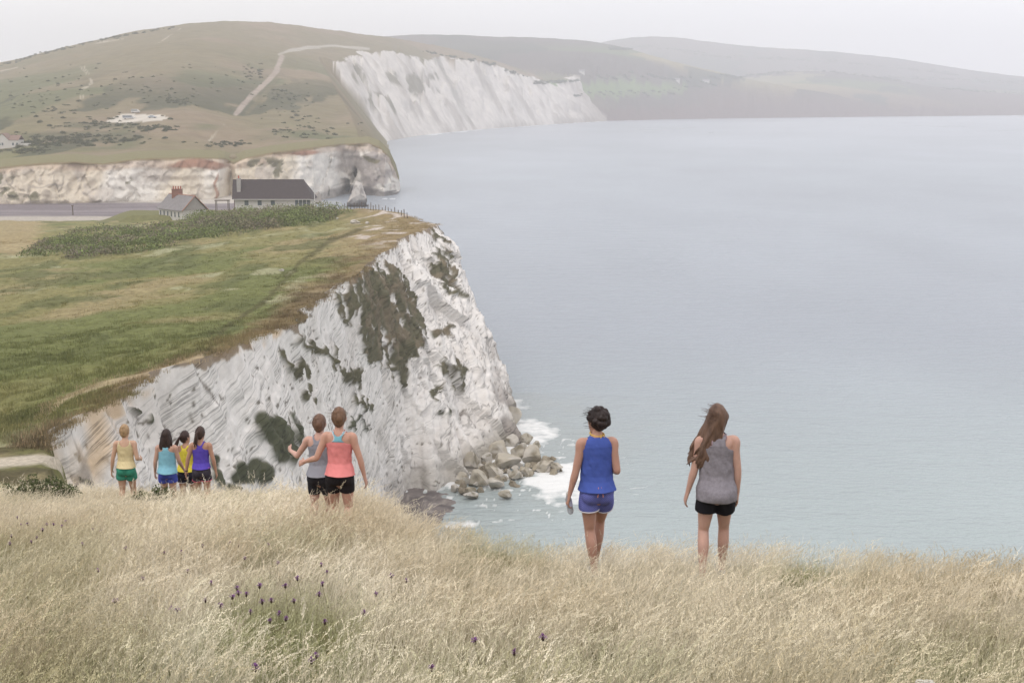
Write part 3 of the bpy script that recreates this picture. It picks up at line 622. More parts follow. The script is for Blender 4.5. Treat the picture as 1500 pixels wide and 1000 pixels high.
wood = mat('weathered_wood', ph(112, 98, 84), .9, .2, 6)
grey_metal = mat('grey_metal', ph(150, 150, 150), .5, metal=.3)
rubber = mat('rubber', (.03, .03, .03), .8)
chrome_grey = mat('silver_paint', ph(176, 182, 188), .35, spec=.5)

# ---- cottage with slate roof; its eaves side faces left-front, gable to the right
DC = 470.0
def P3(px_, py_, d=DC): return Vector(at_d(px_, py_, d))
base = P3(262, 330, DC); ct = empty('cottage', (base.x, base.y, 11.0)); tag(ct, 'grey slate roofed cottage with white walls and row of four chimney pots', 'house')
sc1 = DC / F   # metres per photo pixel there
def L(px_, py_, dy=0): v = P3(px_, py_, DC + dy); v = v * ((DC + dy) / v.y); return (v.x - base.x, v.y - base.y, v.z - 11.0)
A0, A1 = L(231, 297, 6), L(268, 316, -6)               # eaves: back-left to front corner
G1 = L(318, 291, 8)                                    # gable eave at the right, farther back
r_f = L(307, 277, 1); r_b = L(272, 277.5, 13)          # ridge, front gable top to the back
ze = (A0[2] + A1[2]) / 2; A0 = (A0[0], A0[1], ze); A1 = (A1[0], A1[1], ze)
rz = ze + 4.4
e1, e2 = Vector((A0[0], A0[1], 0)), Vector((A1[0], A1[1], 0)); al = (e2 - e1).normalized(); ac = Vector((-al.y, al.x, 0));
if ac.x < 0: ac = -ac
Wd = 9.0; ln = (e2 - e1).length
def Q(u, v, z): p = e1 + al * u + ac * v; return (p.x, p.y, z)
w_ = MB(); w_.prism([Q(.2, .25, -6), Q(ln - .2, .25, -6), Q(ln - .2, Wd - .25, -6), Q(.2, Wd - .25, -6)], (0, 0, ze + 6 - .05)); w_.build('wall', white_wall, ct)
MB().prism([Q(ln - .22, .3, ze - .06), Q(ln - .22, Wd - .3, ze - .06), Q(ln - .22, Wd / 2, rz - .12)], tuple(al * .2)).build('gable', grey_wall, ct); gb = MB(); gb.prism([Q(.02, .3, ze - .06), Q(.02, Wd - .3, ze - .06), Q(.02, Wd / 2, rz - .12)], tuple(al * .2)); gb.build('gable', grey_wall, ct)
rf = MB()
for v0, v1 in ((-.35, Wd / 2), (Wd + .35, Wd / 2)):
    z0_ = ze - .3; rf.prism([Q(-.3, v0, z0_), Q(ln + .3, v0, z0_), Q(ln + .3, v1, rz), Q(-.3, v1, rz)], (0, 0, .18))
roof = rf.build('roof', slate, ct)
MB().cyl(Q(-.3, Wd / 2, rz + .16), Q(ln + .3, Wd / 2, rz + .16), .16).build('ridge_tile', ridge_m, roof)
vg = MB(); vg.cyl(Q(ln + .34, -.35, ze - .1), Q(ln + .34, Wd / 2, rz + .18), .13); vg.cyl(Q(ln + .34, Wd + .35, ze - .1), Q(ln + .34, Wd / 2, rz + .18), .13); vg.build('verge_tile', ridge_m, roof)
ch = MB(); q = Q(ln * .32, Wd / 2, 0); ch.box(q[0] - 1.7, q[0] + 1.7, q[1] - .6, q[1] + .6, rz - 1.2, rz + 1.7); ch.box(q[0] - 1.85, q[0] + 1.85, q[1] - .75, q[1] + .75, rz + 1.7, rz + 1.9)
chm = ch.build('chimney', brick, ct)
for i in range(4):
    xx = q[0] - 1.2 + i * .8; m_ = MB(); m_.cyl((xx, q[1], rz + 1.85), (xx, q[1], rz + 2.7), .24, .19); m_.cyl((xx, q[1], rz + 2.7), (xx, q[1], rz + 2.85), .27, .27); m_.build('chimney_pot', terracotta, chm)
for i in range(6):                                     # tall windows along the eaves wall
    u0 = 1.0 + i * (ln - 2) / 6; f_ = MB(); f_.prism([Q(u0, .2, ze - 2.6), Q(u0 + 1.0, .2, ze - 2.6), Q(u0 + 1.0, .2, ze - .6), Q(u0, .2, ze - .6)], tuple(-ac * .08)); f_ = f_.build('window', white_paint, ct)
    g_ = MB(); g_.prism([Q(u0 + .12, .1, ze - 2.45), Q(u0 + .88, .1, ze - 2.45), Q(u0 + .88, .1, ze - .75), Q(u0 + .12, .1, ze - .75)], tuple(-ac * .03)); g_.build('pane', glass, f_)

# ---- long low house with brown tiled roof
DB = 455.0
p0 = Vector(at_d(344, 297, DB)); p1 = Vector(at_d(456, 299, DB)); LB = p1.x - p0.x
zt = at_d(400, 264, DB + 4)[2]; zev = at_d(400, 291, DB - 1)[2]; gz = zev - 3.2
hb = empty('bungalow', (p0.x, DB, gz)); tag(hb, 'long low white house with dark brown tiled roof above the green bank', 'house')
he = zev - gz; hr = zt - gz
MB().box(0, LB, 0, 8, -3, he).build('wall', white_wall, hb)
g_ = MB(); g_.prism([(.05, .1, he + .003), (.05, 7.9, he + .003), (.05, 4, hr - .3)], (-.2, 0, 0)); g_.prism([(-.1, -.02, -.5), (-.1, 8.02, -.5), (-.1, 8.02, he + .1), (-.1, -.02, he + .1)], (-.12, 0, 0)); g_.build('gable_end', red_wood, hb)
rf = MB()
ovl, ovr, hip = -1.2, LB + .8, 3.6
rf.prism([(ovl + .5, -.9, he - .35), (ovr, -.9, he - .35), (ovr - hip, 4, hr), (ovl, 4, hr)], (0, 0, .16)); rf.prism([(ovl + .5, 8.9, he - .35), (ovr, 8.9, he - .35), (ovr - hip, 4, hr), (ovl, 4, hr)], (0, 0, .16))
rf.prism([(ovr, -.9, he - .345), (ovr, 8.9, he - .345), (ovr - hip, 4, hr + .003)], (0, 0, .155))
roof = rf.build('roof', brown_tile, hb)
MB().cyl((ovl, 4, hr + .14), (ovr - hip, 4, hr + .14), .12).build('ridge_tile', brown_tile, roof)
MB().cyl((ovl + .5, -.98, he - .3), (ovr, -.98, he - .3), .09).build('gutter', white_paint, hb)
MB().cyl((LB * .62, -.12, -.5), (LB * .62, -.12, he - .3), .06).build('downpipe', white_paint, hb)
c_ = MB().box(.6, 1.8, .9, 2.2, he - .3, hr + .7).build('chimney', grey_wall, hb)
m_ = MB(); m_.cyl((1.2, 1.55, hr + .7), (1.2, 1.55, hr + 1.6), .24, .2); m_.build('chimney_pot', terracotta, c_)
for i in range(4):
    u = LB - 5.2 + i * 1.25; f_ = MB().box(u, u + 1.15, -.10, .02, -.3, he - .25).build('window', white_paint, hb); MB().box(u + .08, u + 1.07, -.14, -.103, -.1, he - .38).build('pane', glass, f_)
for i in range(3):
    u = 3 + i * 4.2; f_ = MB().box(u, u + 1.5, -.06, .02, .9, he - .6).build('window', white_paint, hb); MB().box(u + .1, u + 1.4, -.1, -.063, 1.0, he - .7).build('pane', glass, f_)
# ---- open shelter between the two houses
s0 = at_d(326, 293, 462); sh = empty('shelter', (s0[0], 462, s0[2] - 2.6)); tag(sh, 'small flat roofed brown shelter between the two houses', 'shelter')
MB().box(-2.4, 2.2, -1.2, 1.2, 2.35, 2.6).build('roof', wood, sh)
for x in (-2.1, 1.9):
    for y in (-1, 1): MB().box(x - .1, x + .1, y - .1, y + .1, -2, 2.345).build('post', wood, sh)
# ---- flagpole, terrace railing, beach post
b_ = at_d(461, 300, 440); fp = empty('flagpole', tuple(b_)); tag(fp, 'tall thin white pole standing right of the long low house', 'pole')
MB().cyl((0, 0, -1), (0, 0, 15), .12, .06).build('mast', white_paint, fp); MB().cyl((0, 0, 15), (0, 0, 15.25), .12, .05).build('finial', white_paint, fp); MB().box(-.3, .3, -.3, .3, -1.5, .25).build('base', white_paint, fp)
r0 = at_d(456, 300, 432); r1 = at_d(500, 300, 425); rl = empty('railing', tuple(r0)); tag(rl, 'low white railing on the terrace beside the pole', 'railing')
v = Vector(r1 - r0)
for i in range(9): p = v * (i / 8); MB().box(p.x - .06, p.x + .06, p.y - .06, p.y + .06, -1.2, 1.0).build('post', white_paint, rl)
for z in (.45, .95): MB().cyl((0, 0, z), (v.x, v.y, v.z + z), .05).build('rail', white_paint, rl)
b_ = at_z(107, 317, 2.2); bpst = empty('beach_post', tuple(b_)); tag(bpst, 'single dark post standing on the shingle beach', 'post')
MB().cyl((0, 0, -.5), (0, 0, 4.2), .28, .22).build('shaft', wood, bpst); MB().box(-.4, .4, -.4, .4, 4.18, 4.5).build('cap', wood, bpst)
# ---- wire fence round the far edge of the headland
fpx = [(505, 305), (520, 304), (540, 306), (560, 310), (575, 313), (588, 317), (597, 320)]
fw = np.array([at_z(a, b, z) for (a, b), z in zip(fpx, [22.4, 23.5, 24.6, 25.4, 25.9, 26.2, 26.4])])
for i in range(len(fw)): fw[i, 2] = top_z(fw[i, 0], fw[i, 1])
fe = empty('wire_fence', tuple(fw[0])); tag(fe, 'post and wire fence along the far edge of the headland', 'fence')
seg = np.r_[0, np.cumsum(np.linalg.norm(np.diff(fw[:, :2], axis=0), axis=1))]; nP = 22; prev = None
for i in range(nP):
    s_ = seg[-1] * i / (nP - 1); p = np.array([np.interp(s_, seg, fw[:, k_]) for k_ in (0, 1)]); p = np.array([*p, top_z(*p)]) - fw[0]
    hgt = 1.5 + .3 * math.sin(i * 2.3); MB().cyl((p[0], p[1], p[2] - .6), (p[0] + .1 * math.sin(i * 5), p[1], p[2] + hgt), .09, .08, 7).build('post', wood, fe)
    if prev is not None:
        for z in (.6, 1.1): MB().cyl((prev[0], prev[1], prev[2] + z), (p[0], p[1], p[2] + z), .02, .02, 5).build('wire', grey_metal, fe)
    prev = p
# ---- white house far left, on the down
hp = on_down(12, 217); wh = empty('farmhouse', tuple(hp)); tag(wh, 'white gabled house with low extension at the left edge on the down', 'house')
s_ = hp[1] / F
W1, D1, hE, hR = 22 * s_, 9, 11 * s_, 20 * s_
MB().box(-W1 / 2 - 4, W1 / 2, 0, D1, -3, hE).build('wall', white_wall, wh)
g_ = MB(); g_.prism([(-W1 / 2 - 4, -.01, hE), (-1, -.01, hE), (-W1 / 4 - 2.5, -.01, hR)], (0, D1, 0)); g_.build('gable', white_wall, wh)
rf = MB(); rf.prism([(-1.2, -.3, hE - .1), (W1 / 2 + .3, -.3, hE - .1), (W1 / 2 + .3, D1 / 2, hR - 1), (-1.2, D1 / 2, hR - 1)], (0, 0, .2)); rf.prism([(-1.2, D1 + .3, hE - .1), (W1 / 2 + .3, D1 + .3, hE - .1), (W1 / 2 + .3, D1 / 2, hR - 1), (-1.2, D1 / 2, hR - 1)], (0, 0, .2))
rf.prism([(-.8, -.3, hE - .2), (-W1 / 4 - 2.5, -.3, hR + .1), (-W1 / 4 - 2.5, -.3, hR + .35), (-.5, -.3, hE)], (0, D1 + .6, 0)); rf.prism([(-W1 / 2 - 4.2, -.3, hE - .2), (-W1 / 4 - 2.5, -.3, hR + .1), (-W1 / 4 - 2.5, -.3, hR + .35), (-W1 / 2 - 4.5, -.3, hE)], (0, D1 + .6, 0)); rf.build('roof', mat('dull_tile', ph(150, 122, 110), .9, .1, .5), wh)
MB().box(W1 / 2 + .01, W1 / 2 + 20 * s_, 1, 6, -3, 6 * s_).build('extension', white_wall, wh)
for x in (-W1 / 2 - 2, -W1 / 4 - 2.5, 1.2, 3.4):
    f_ = MB().box(x - .6, x + .6, -.08, -.012, 1.2, 2.8).build('window', white_paint, wh); MB().box(x - .5, x + .5, -.12, -.083, 1.3, 2.7).build('pane', glass, f_)
# ---- vehicles in the car park on the down
def car(px_, py_, name, label, cat, Lc, Wc, Hc, profile, body_m, rz, stripe=None):
    p = on_down(px_, py_); o = empty(name, (p[0], p[1], p[2] - .05), rz); tag(o, label, cat, 'vehicles in the car park on the down')
    m_ = MB(); m_.prism([(x * Lc - Lc / 2, -Wc / 2, z * Hc) for x, z in profile], (0, Wc, 0)); b = m_.build('body', body_m, o, .06)
    lo = [q for q in profile]; m_ = MB(); zt_ = .93 * Hc
    x0_, x1_ = [q[0] for q in profile if q[1] > .9][0], [q[0] for q in profile if q[1] > .9][-1]
    m_.box(x0_ * Lc - Lc / 2 + .1, x1_ * Lc - Lc / 2 - .1, -Wc / 2 - .02, Wc / 2 + .02, .58 * Hc, .86 * Hc); m_.build('window', glass, o)
    for x in (.2, .8):
        for y in (-1, 1): m_ = MB(); m_.cyl((x * Lc - Lc / 2, y * (Wc / 2 - .2), .34), (x * Lc - Lc / 2, y * (Wc / 2 + .03), .34), .34, .34, 14); wl = m_.build('wheel', rubber, o); mm = MB(); mm.cyl((x * Lc - Lc / 2, y * (Wc / 2 + .03), .34), (x * Lc - Lc / 2, y * (Wc / 2 + .045), .34), .19, .19, 10); mm.build('hub_cap', grey_metal, wl)
    for y in (-.6, .6): MB().box(Lc / 2 - .03, Lc / 2 + .03, y - .18, y + .18, .38 * Hc, .46 * Hc).build('headlight', glass, o)
    if stripe: MB().box(-Lc * .46, Lc * .3, -Wc / 2 - .028, -Wc / 2 - .021, .40 * Hc, .52 * Hc).build('stripe', stripe, o)
VAN = [(0, .18), (0, .95), (.04, 1), (.72, 1), (.86, .62), (.99, .5), (1, .18)]
CAR = [(0, .2), (0, .6), (.12, .66), (.25, 1), (.62, 1), (.78, .64), (.98, .54), (1, .2)]
car(199, 166, 'parked_van', 'small white van parked alone at the back of the car park', 'van', 5.6, 2.0, 2.3, VAN, white_paint, R(5))
car(189, 177, 'parked_minibus', 'white minibus with dark windows parked at the front of the car park', 'minibus', 8.2, 2.2, 2.6, VAN, white_paint, R(8), mat('blue_stripe', ph(70, 90, 130), .5))
car(223, 173.5, 'parked_car', 'low silver car parked right of the minibus', 'car', 5.2, 1.9, 1.6, CAR, chrome_grey, R(-4))
# ---- far farm buildings
for i, (px_, py_, w0_, lab) in enumerate([(852, 113, 13, 'tiny white farmhouse under the distant ridge, left of the green field'), (992, 128, 12, 'tiny pale barn among trees on the far green fields'), (1035, 129, 17, 'long tiny pale barn on the far fields, rightmost of the farm buildings')]):
    p = on_down(px_, py_); o = empty('distant_barn', (p[0], p[1], p[2])); tag(o, lab, 'farm building')
    MB().box(-w0_ / 2, w0_ / 2, 0, 10, -4, 6).build('wall', white_wall, o); m_ = MB(); m_.prism([(-w0_ / 2 - .4, -.5, 5.9), (-w0_ / 2 - .4, 10.5, 5.9), (-w0_ / 2 - .4, 5, 10)], (w0_ + .8, 0, 0)); m_.build('roof', slate, o)

# ================================================================== ROCKS
m_rock = mat('boulder_rock', rough=.9, attr=True, var=.15, vscale=1.2, bump=.6, bscale=2.5, spec=.2, bdist=.12)
def rock_mesh(name, seed, n=12, colour=(196, 186, 168), cut=9, nz=.10, low=None):
    bm = bmesh.new(); bmesh.ops.create_icosphere(bm, subdivisions=3, radius=1.0); r = np.random.default_rng(seed)
    V = np.array([v.co[:] for v in bm.verts])
    for k_ in range(cut):                               # chop flat facets
        n_ = r.normal(0, 1, 3); n_ /= np.linalg.norm(n_); h_ = r.uniform(.5, .68); dd = V @ n_ - h_; V = V - np.outer(np.maximum(dd, 0), n_)
    V = V * (1 + nz * fbm(V[:, 0] * 1.6 + seed, V[:, 1] * 1.6, V[:, 2] * 1.6, 4, 201)[:, None] * .6)
    F_ = np.array([[v.index for v in f.verts] for f in bm.faces]); bm.free()
    c = np.ones((len(V), 3)) * ph(*colour); c = mixc(c, ph(138, 128, 108), sstep(-.1, .5, fbm(V[:, 0] * 2, V[:, 1] * 2, V[:, 2] * 2 + seed, 3, 202)))
    c = mixc(c, ph(206, 198, 186), sstep(.1, .5, fbm(V[:, 0] * 1.2, V[:, 1] * 1.2, V[:, 2] * 1.2 + seed + 5, 3, 203)))
    if low is not None: c = mixc(c, ph(*low), sstep(-.25, -.6, V[:, 2]))
    me = np_mesh(name, V, F_, c, smooth=False); me.materials.append(m_rock); return me
protos = [rock_mesh('boulder', 300 + i) for i in range(7)] + [rock_mesh('boulder', 320 + i, colour=(205, 198, 188)) for i in range(3)]
RK = [(704, 655, 17, 12, 'large square dark boulder leaning on the foot of the cliff'), (733, 660, 20, 13, 'big flat topped tan boulder at the head of the rock fall'), (722, 640, 13, 16, 'upright brown boulder wedged against the cliff corner'), (752, 610, 9, 15, 'narrow dark slab standing at the outer corner of the cliff'),
      (762, 660, 14, 12, 'rounded tan boulder in the middle of the rock fall'), (780, 668, 18, 15, 'broad brown boulder near the sea end of the rock fall'), (798, 682, 16, 9, 'low tan boulder second from the tip of the rock fall'), (815, 684, 10, 8, 'lone brown boulder at the seaward tip of the rock fall'),
      (772, 643, 10, 8, 'small round boulder at the back of the rock fall by the waves'), (742, 676, 22, 13, 'wide pale boulder at the front centre of the rock fall'), (722, 690, 18, 11, 'pale angular boulder in front of the cliff corner'), (700, 702, 20, 12, 'white boulder at the near side of the rock fall'),
      (690, 678, 13, 15, 'tall white block leaning by the cliff foot'), (728, 708, 18, 8, 'low white boulder awash in the foam'), (756, 694, 15, 9, 'white boulder in the surf below the rock fall'), (742, 724, 13, 6, 'small white rock nearest the camera in the foam'),
      (770, 690, 11, 7, 'small pale rock between two larger ones in the surf'), (712, 672, 12, 9, 'squat tan rock under the dark square boulder'), (748, 645, 11, 9, 'tan rock behind the flat topped boulder'), (690, 724, 12, 6, 'flat white rock at the edge of the shingle cove'), (785, 652, 8, 6, 'little brown rock at the back edge near the waves'), (676, 700, 10, 8, 'white rock lying against the cliff above the cove')]
for i, (px_, py_, rx, ry, lab) in enumerate(RK):
    p = at_z(px_, py_ + ry * .5, .3); s_ = p[1] / F
    o = bpy.data.objects.new('boulder', protos[i % 10 if i > 10 else i % 7]); link(o); zc_ = .3 + ry * s_ * .55
    o.location = (p[0], p[1], zc_); o.scale = (rx * s_ * 1.12, (rx + ry) * .58 * s_, ry * s_ * 1.2); o.rotation_euler = (.3 * math.sin(i * 3), .3 * math.cos(i * 5), i * 1.7)
    tag(o, lab, 'rock', 'boulders fallen at the foot of the headland')
for i in range(46):                                     # smaller stones filling the fall
    pass
r_ = np.random.default_rng(5); V = []; Fa = []; Cc = []; n0 = 0
pv_ = [np.array([v.co[:] for v in m_.vertices]) for m_ in protos]; pf_ = [np.array([p.vertices[:] for p in m_.polygons]) for m_ in protos]
for i in range(110):
    u = r_.uniform(); px_ = lerp(672, 812, u) + r_.normal(0, 8); py_ = lerp(712, 684, u) + r_.normal(-8, 13) * (1 - .6 * u)
    p = at_z(px_, py_, 0); a = r_.uniform(.3, 1.0); k_ = r_.integers(0, 10); an = r_.uniform(0, 6.3); v = pv_[k_] * [a, a * .8, a * .7]
    v = np.stack([v[:, 0] * math.cos(an) - v[:, 1] * math.sin(an), v[:, 0] * math.sin(an) + v[:, 1] * math.cos(an), v[:, 2]], -1) + [p[0], p[1], r_.uniform(.0, .5)]
    V.append(v); Fa.append(pf_[k_] + n0); n0 += len(v); Cc.append(np.ones((len(v), 3)) * ph(*[(176, 164, 142), (204, 196, 184), (146, 134, 114)][r_.integers(0, 3)]))
tag(mesh_obj('rubble', np_mesh('rubble', np.concatenate(V), np.concatenate(Fa), np.concatenate(Cc), smooth=False), m_rock), 'loose rubble filling the gaps between the boulders', 'rubble', kind='stuff')
# sea stack and rocks off the point
def stack(px_, py_, hw, hh, seed, label, name='sea_stack', colour=(206, 198, 190)):
    p = at_z(px_, py_, 0); s_ = p[1] / F; r = np.random.default_rng(seed); bm = bmesh.new(); bmesh.ops.create_icosphere(bm, subdivisions=5, radius=1); V = np.array([v.co[:] for v in bm.verts]); F_ = np.array([[v.index for v in f.verts] for f in bm.faces]); bm.free()
    for k_ in range(14): n_ = r.normal(0, 1, 3); n_[2] *= .4; n_ /= np.linalg.norm(n_); dd = V @ n_ - r.uniform(.5, .8); V = V - np.outer(np.maximum(dd, 0), n_) * .9
    tz = (V[:, 2] + 1) / 2; wd = np.interp(tz, [0, .12, .25, .6, .85, 1], [.85, .95, 1.0, .62, .36, .22]); rr = np.hypot(V[:, 0], V[:, 1]) + 1e-6; pr = np.sqrt(np.maximum(1 - V[:, 2] ** 2, 1e-4))
    V[:, 0] *= wd / pr.clip(.35); V[:, 1] *= wd / pr.clip(.35); V[:, 0] += .22 * (tz - .3)
    V += (fbm(V[:, 0] * 2 + seed, V[:, 1] * 2, V[:, 2] * 2, 4, 211) * .12)[:, None] * np.array([1, 1, .3])
    V = V * [hw * s_, hw * s_, hh * s_ / 2] + [0, 0, hh * s_ / 2 - .6]
    c = np.ones((len(V), 3)) * ph(*colour); c = mixc(c, ph(160, 152, 146), sstep(0, .5, fbm(V[:, 0] * .4, V[:, 1] * .4, V[:, 2] * .4 + seed, 4, 212))); c = mixc(c, ph(96, 90, 88), sstep(.24, .10, tz)); c = mixc(c, ph(128, 118, 86), sstep(.9, .97, tz))
    o = mesh_obj(name, np_mesh(name, V, F_, c), m_chalk2); o.location = (p[0], p[1], 0); tag(o, label, 'rock')
stack(523, 303, 18, 42, 1, 'pointed white chalk stack standing in the sea off the bay cliff')
stack(464, 298, 9, 22, 4, 'small stumpy rock stack left of the pointed chalk stack', 'rock_stump', (180, 170, 160))
# chalk lumps on the headland rim
for i, (px_, py_, a, lab) in enumerate([(521, 325, 9, 'largest pale chalk lump on the bank near the fence'), (538, 327, 6, 'small chalk lump right of the largest one on the bank'), (494, 318, 4, 'little chalk lump left on the bank below the railing'), (412, 396, 5, 'lone white stone lying in the middle of the headland field')]):
    p = at_z(px_, py_, 26 if i < 3 else 28); z_ = float(top_z(p[0], p[1])); p = at_z(px_, py_, z_ + .3); s_ = p[1] / F
    o = bpy.data.objects.new('chalk_lump', protos[7 + i % 3]); link(o); o.location = (p[0], p[1], float(top_z(p[0], p[1])) + .25); o.scale = (a * s_, a * s_ * .7, a * s_ * .42); o.rotation_euler = (0, .1, i); tag(o, lab, 'stone')
# ================================================================== PLANTS ON THE HEADLAND
leaf_m = mat('bramble_leaf', rough=.8, attr=True, spec=.15)
def leaf_cloud(name, centres, radii, n, size, palette, seed, squash=.6):
    """leaves spread through and over a set of mounds; one mesh"""
    r = np.random.default_rng(seed); centres = np.asarray(centres, float); radii = np.asarray(radii, float)
    wgt = radii ** 2; k_ = r.choice(len(centres), n, p=wgt / wgt.sum())
    d = r.normal(0, 1, (n, 3)); d[:, 2] = np.abs(d[:, 2]); d /= np.linalg.norm(d, axis=1)[:, None]
    lump = 1 + .25 * vnoise(d[:, 0] * 2.5 + k_ * 3.1, d[:, 1] * 2.5, d[:, 2] * 2.5, seed)
    P = centres[k_] + d * (radii[k_] * lump * r.uniform(.72, 1.05, n))[:, None] * [1, 1, squash]
    a = r.normal(0, 1, (n, 3)) + d * .6; a /= np.linalg.norm(a, axis=1)[:, None]; b = np.cross(a, r.normal(0, 1, (n, 3))); b /= np.linalg.norm(b, axis=1)[:, None]
    sz = (size * r.uniform(.6, 1.4, n))[:, None]
    V = np.stack([P - a * sz, P - b * sz * .55, P + a * sz, P + b * sz * .55], 1).reshape(-1, 3)
    F_ = np.arange(4 * n).reshape(n, 4); pal = np.array(palette); ci = np.clip(((vnoise(P[:, 0] * .12, P[:, 1] * .12, 0, seed + 3) + 1) / 2 * len(pal) + r.normal(0, .7, n)), 0, len(pal) - 1).astype(int)
    c = pal[ci] * r.uniform(.7, 1.2, (n, 1)); return np_mesh(name, V, F_, np.repeat(c, 4, axis=0), smooth=False)
r_ = np.random.default_rng(11)
poly = [(38, 372), (70, 350), (110, 333), (200, 330), (285, 322), (330, 302), (360, 298), (450, 301), (500, 312), (470, 321), (380, 333), (300, 347), (200, 366), (120, 372)]
cs, rs = [], []
while len(cs) < 620:
    px_, py_ = r_.uniform(38, 500), r_.uniform(298, 373)
    if not inpoly(np.array([px_]), np.array([py_]), poly)[0]: continue
    z_ = 22.0
    for _ in range(6): p = at_z(px_, py_ + 4, z_); z_ = float(top_z(p[0], p[1])) + .8 * math.exp(-(float(line_dist(p[0], p[1], bank_line)) / 5.5) ** 2)
    if p[1] > 440: continue
    cs.append((p[0], p[1], z_ - .3)); rs.append(r_.uniform(1.1, 3.2) * (1.45 if px_ > 280 else .95))
pal = [ph(116, 126, 74), ph(144, 158, 92), ph(122, 130, 84), ph(150, 142, 112), ph(140, 130, 112), ph(146, 162, 94)]
tag(mesh_obj('bramble_thicket', leaf_cloud('bramble_thicket', cs, rs, 90000, .19, pal, 12), leaf_m), 'dark green bramble thicket growing along the old bank', 'thicket', kind='stuff')
core = []; 
# rough tussocks over the headland field
def tuft_mesh(name, n, h, w, spread, cols_, seed, bend=.4):
    r = np.random.default_rng(seed); V = []; Fa = []; Cc = []
    for i in range(n):
        b = r.normal(0, spread, 2); an = r.uniform(0, 6.28); hh = h * r.uniform(.6, 1.2); bd_ = r.uniform(.1, 1) * bend * hh; di = np.array([math.cos(an), math.sin(an)]); sd_ = np.array([-di[1], di[0]]) * w * r.uniform(.7, 1.3)
        k_ = len(V); cc = np.array(cols_[r.integers(0, len(cols_))]) * r.uniform(.8, 1.2)
        for t_ in (0, .55, 1.0):
            c_ = b + di * bd_ * t_ ** 2; ww = (1 - t_) * .9 + .1; V += [(*(c_ - sd_ * ww), hh * t_), (*(c_ + sd_ * ww), hh * t_)]; Cc += [cc, cc]
        Fa += [(k_, k_ + 1, k_ + 3, k_ + 2), (k_ + 2, k_ + 3, k_ + 5, k_ + 4)]
    return np_mesh(name, V, Fa, Cc, smooth=False)
def scatter(name, pts, rot, scl, idx, protos_, attrs=None, tint=None):
    """one object of points; each point carries a copy of one of the tufts (geometry nodes)"""
    me = bpy.data.meshes.new(name); me.vertices.add(len(pts)); me.vertices.foreach_set('co', np.asarray(pts, np.float32).ravel())
    a = me.attributes.new('rot', 'FLOAT_VECTOR', 'POINT'); a.data.foreach_set('vector', np.asarray(rot, np.float32).ravel())
    a = me.attributes.new('scl', 'FLOAT', 'POINT'); a.data.foreach_set('value', np.asarray(scl, np.float32))
    a = me.attributes.new('idx', 'INT', 'POINT'); a.data.foreach_set('value', np.asarray(idx, np.int32))
    for k_, v in (attrs or {}).items(): a = me.attributes.new(k_, 'FLOAT', 'POINT'); a.data.foreach_set('value', np.asarray(v, np.float32))
    if tint is not None:
        a = me.attributes.new('tint', 'FLOAT_COLOR', 'POINT'); c4 = np.ones((len(pts), 4), np.float32); c4[:, :3] = tint; a.data.foreach_set('color', c4.ravel())
    o = bpy.data.objects.new(name, me); link(o)
    pc = bpy.data.collections.new(name + '_tufts')
    for i, m_ in enumerate(protos_): pc.objects.link(bpy.data.objects.new('%s_%02d' % (name, i), m_))
    ng = bpy.data.node_groups.new(name, 'GeometryNodeTree'); ng.interface.new_socket('Geometry', in_out='INPUT', socket_type='NodeSocketGeometry'); ng.interface.new_socket('Geometry', in_out='OUTPUT', socket_type='NodeSocketGeometry')
    N = ng.nodes; gi = N.new('NodeGroupInput'); go = N.new('NodeGroupOutput'); ip = N.new('GeometryNodeInstanceOnPoints'); ci = N.new('GeometryNodeCollectionInfo')
    ci.inputs['Collection'].default_value = pc; ci.inputs['Separate Children'].default_value = True; ci.inputs['Reset Children'].default_value = True; ip.inputs['Pick Instance'].default_value = True
    def na(nm, ty): n = N.new('GeometryNodeInputNamedAttribute'); n.data_type = ty; n.inputs['Name'].default_value = nm; return n.outputs[0]
    Lk = ng.links; Lk.new(gi.outputs[0], ip.inputs['Points']); Lk.new(ci.outputs[0], ip.inputs['Instance']); Lk.new(na('idx', 'INT'), ip.inputs['Instance Index'])
    e2r = N.new('FunctionNodeEulerToRotation'); Lk.new(na('rot', 'FLOAT_VECTOR'), e2r.inputs[0]); Lk.new(e2r.outputs[0], ip.inputs['Rotation']); Lk.new(na('scl', 'FLOAT'), ip.inputs['Scale']); Lk.new(ip.outputs[0], go.inputs[0])
    md = o.modifiers.new('scatter', 'NODES'); md.node_group = ng
    return o
turf_m = mat('rough_turf', rough=.9, attr=True, spec=.1)
def instancer_tint(m):                                 # tuft colour times the colour carried by its point
    t = m.node_tree; b = t.nodes['Principled BSDF']; a = t.nodes.new('ShaderNodeAttribute'); a.attribute_type = 'INSTANCER'; a.attribute_name = 'tint'
    src = b.inputs['Base Color'].links[0].from_socket; v = t.nodes.new('ShaderNodeVectorMath'); v.operation = 'MULTIPLY'; t.links.new(src, v.inputs[0]); t.links.new(a.outputs['Color'], v.inputs[1]); t.links.new(v.outputs[0], b.inputs['Base Color'])
instancer_tint(turf_m)
tp = [tuft_mesh('tussock', 26, hh_, .016, .24, [(1.0, 1.0, 1.0), (1.18, 1.12, 1.1), (.82, .86, .8)], 401 + i_) for i_, hh_ in enumerate((.2, .16, .26, .22))]
for m_ in tp: m_.materials.append(turf_m)
n = 30000; u = r_.uniform(0, 1, n); ss = r_.integers(2, int(NS * .72), n); kk_ = r_.uniform(0.004, 1, n) ** 1.5
P = Es[ss] * (1 - kk_[:, None]) + Ls[ss] * kk_[:, None]; P[:, 0] += r_.normal(0, .5, n); P[:, 1] += r_.normal(0, .8, n)
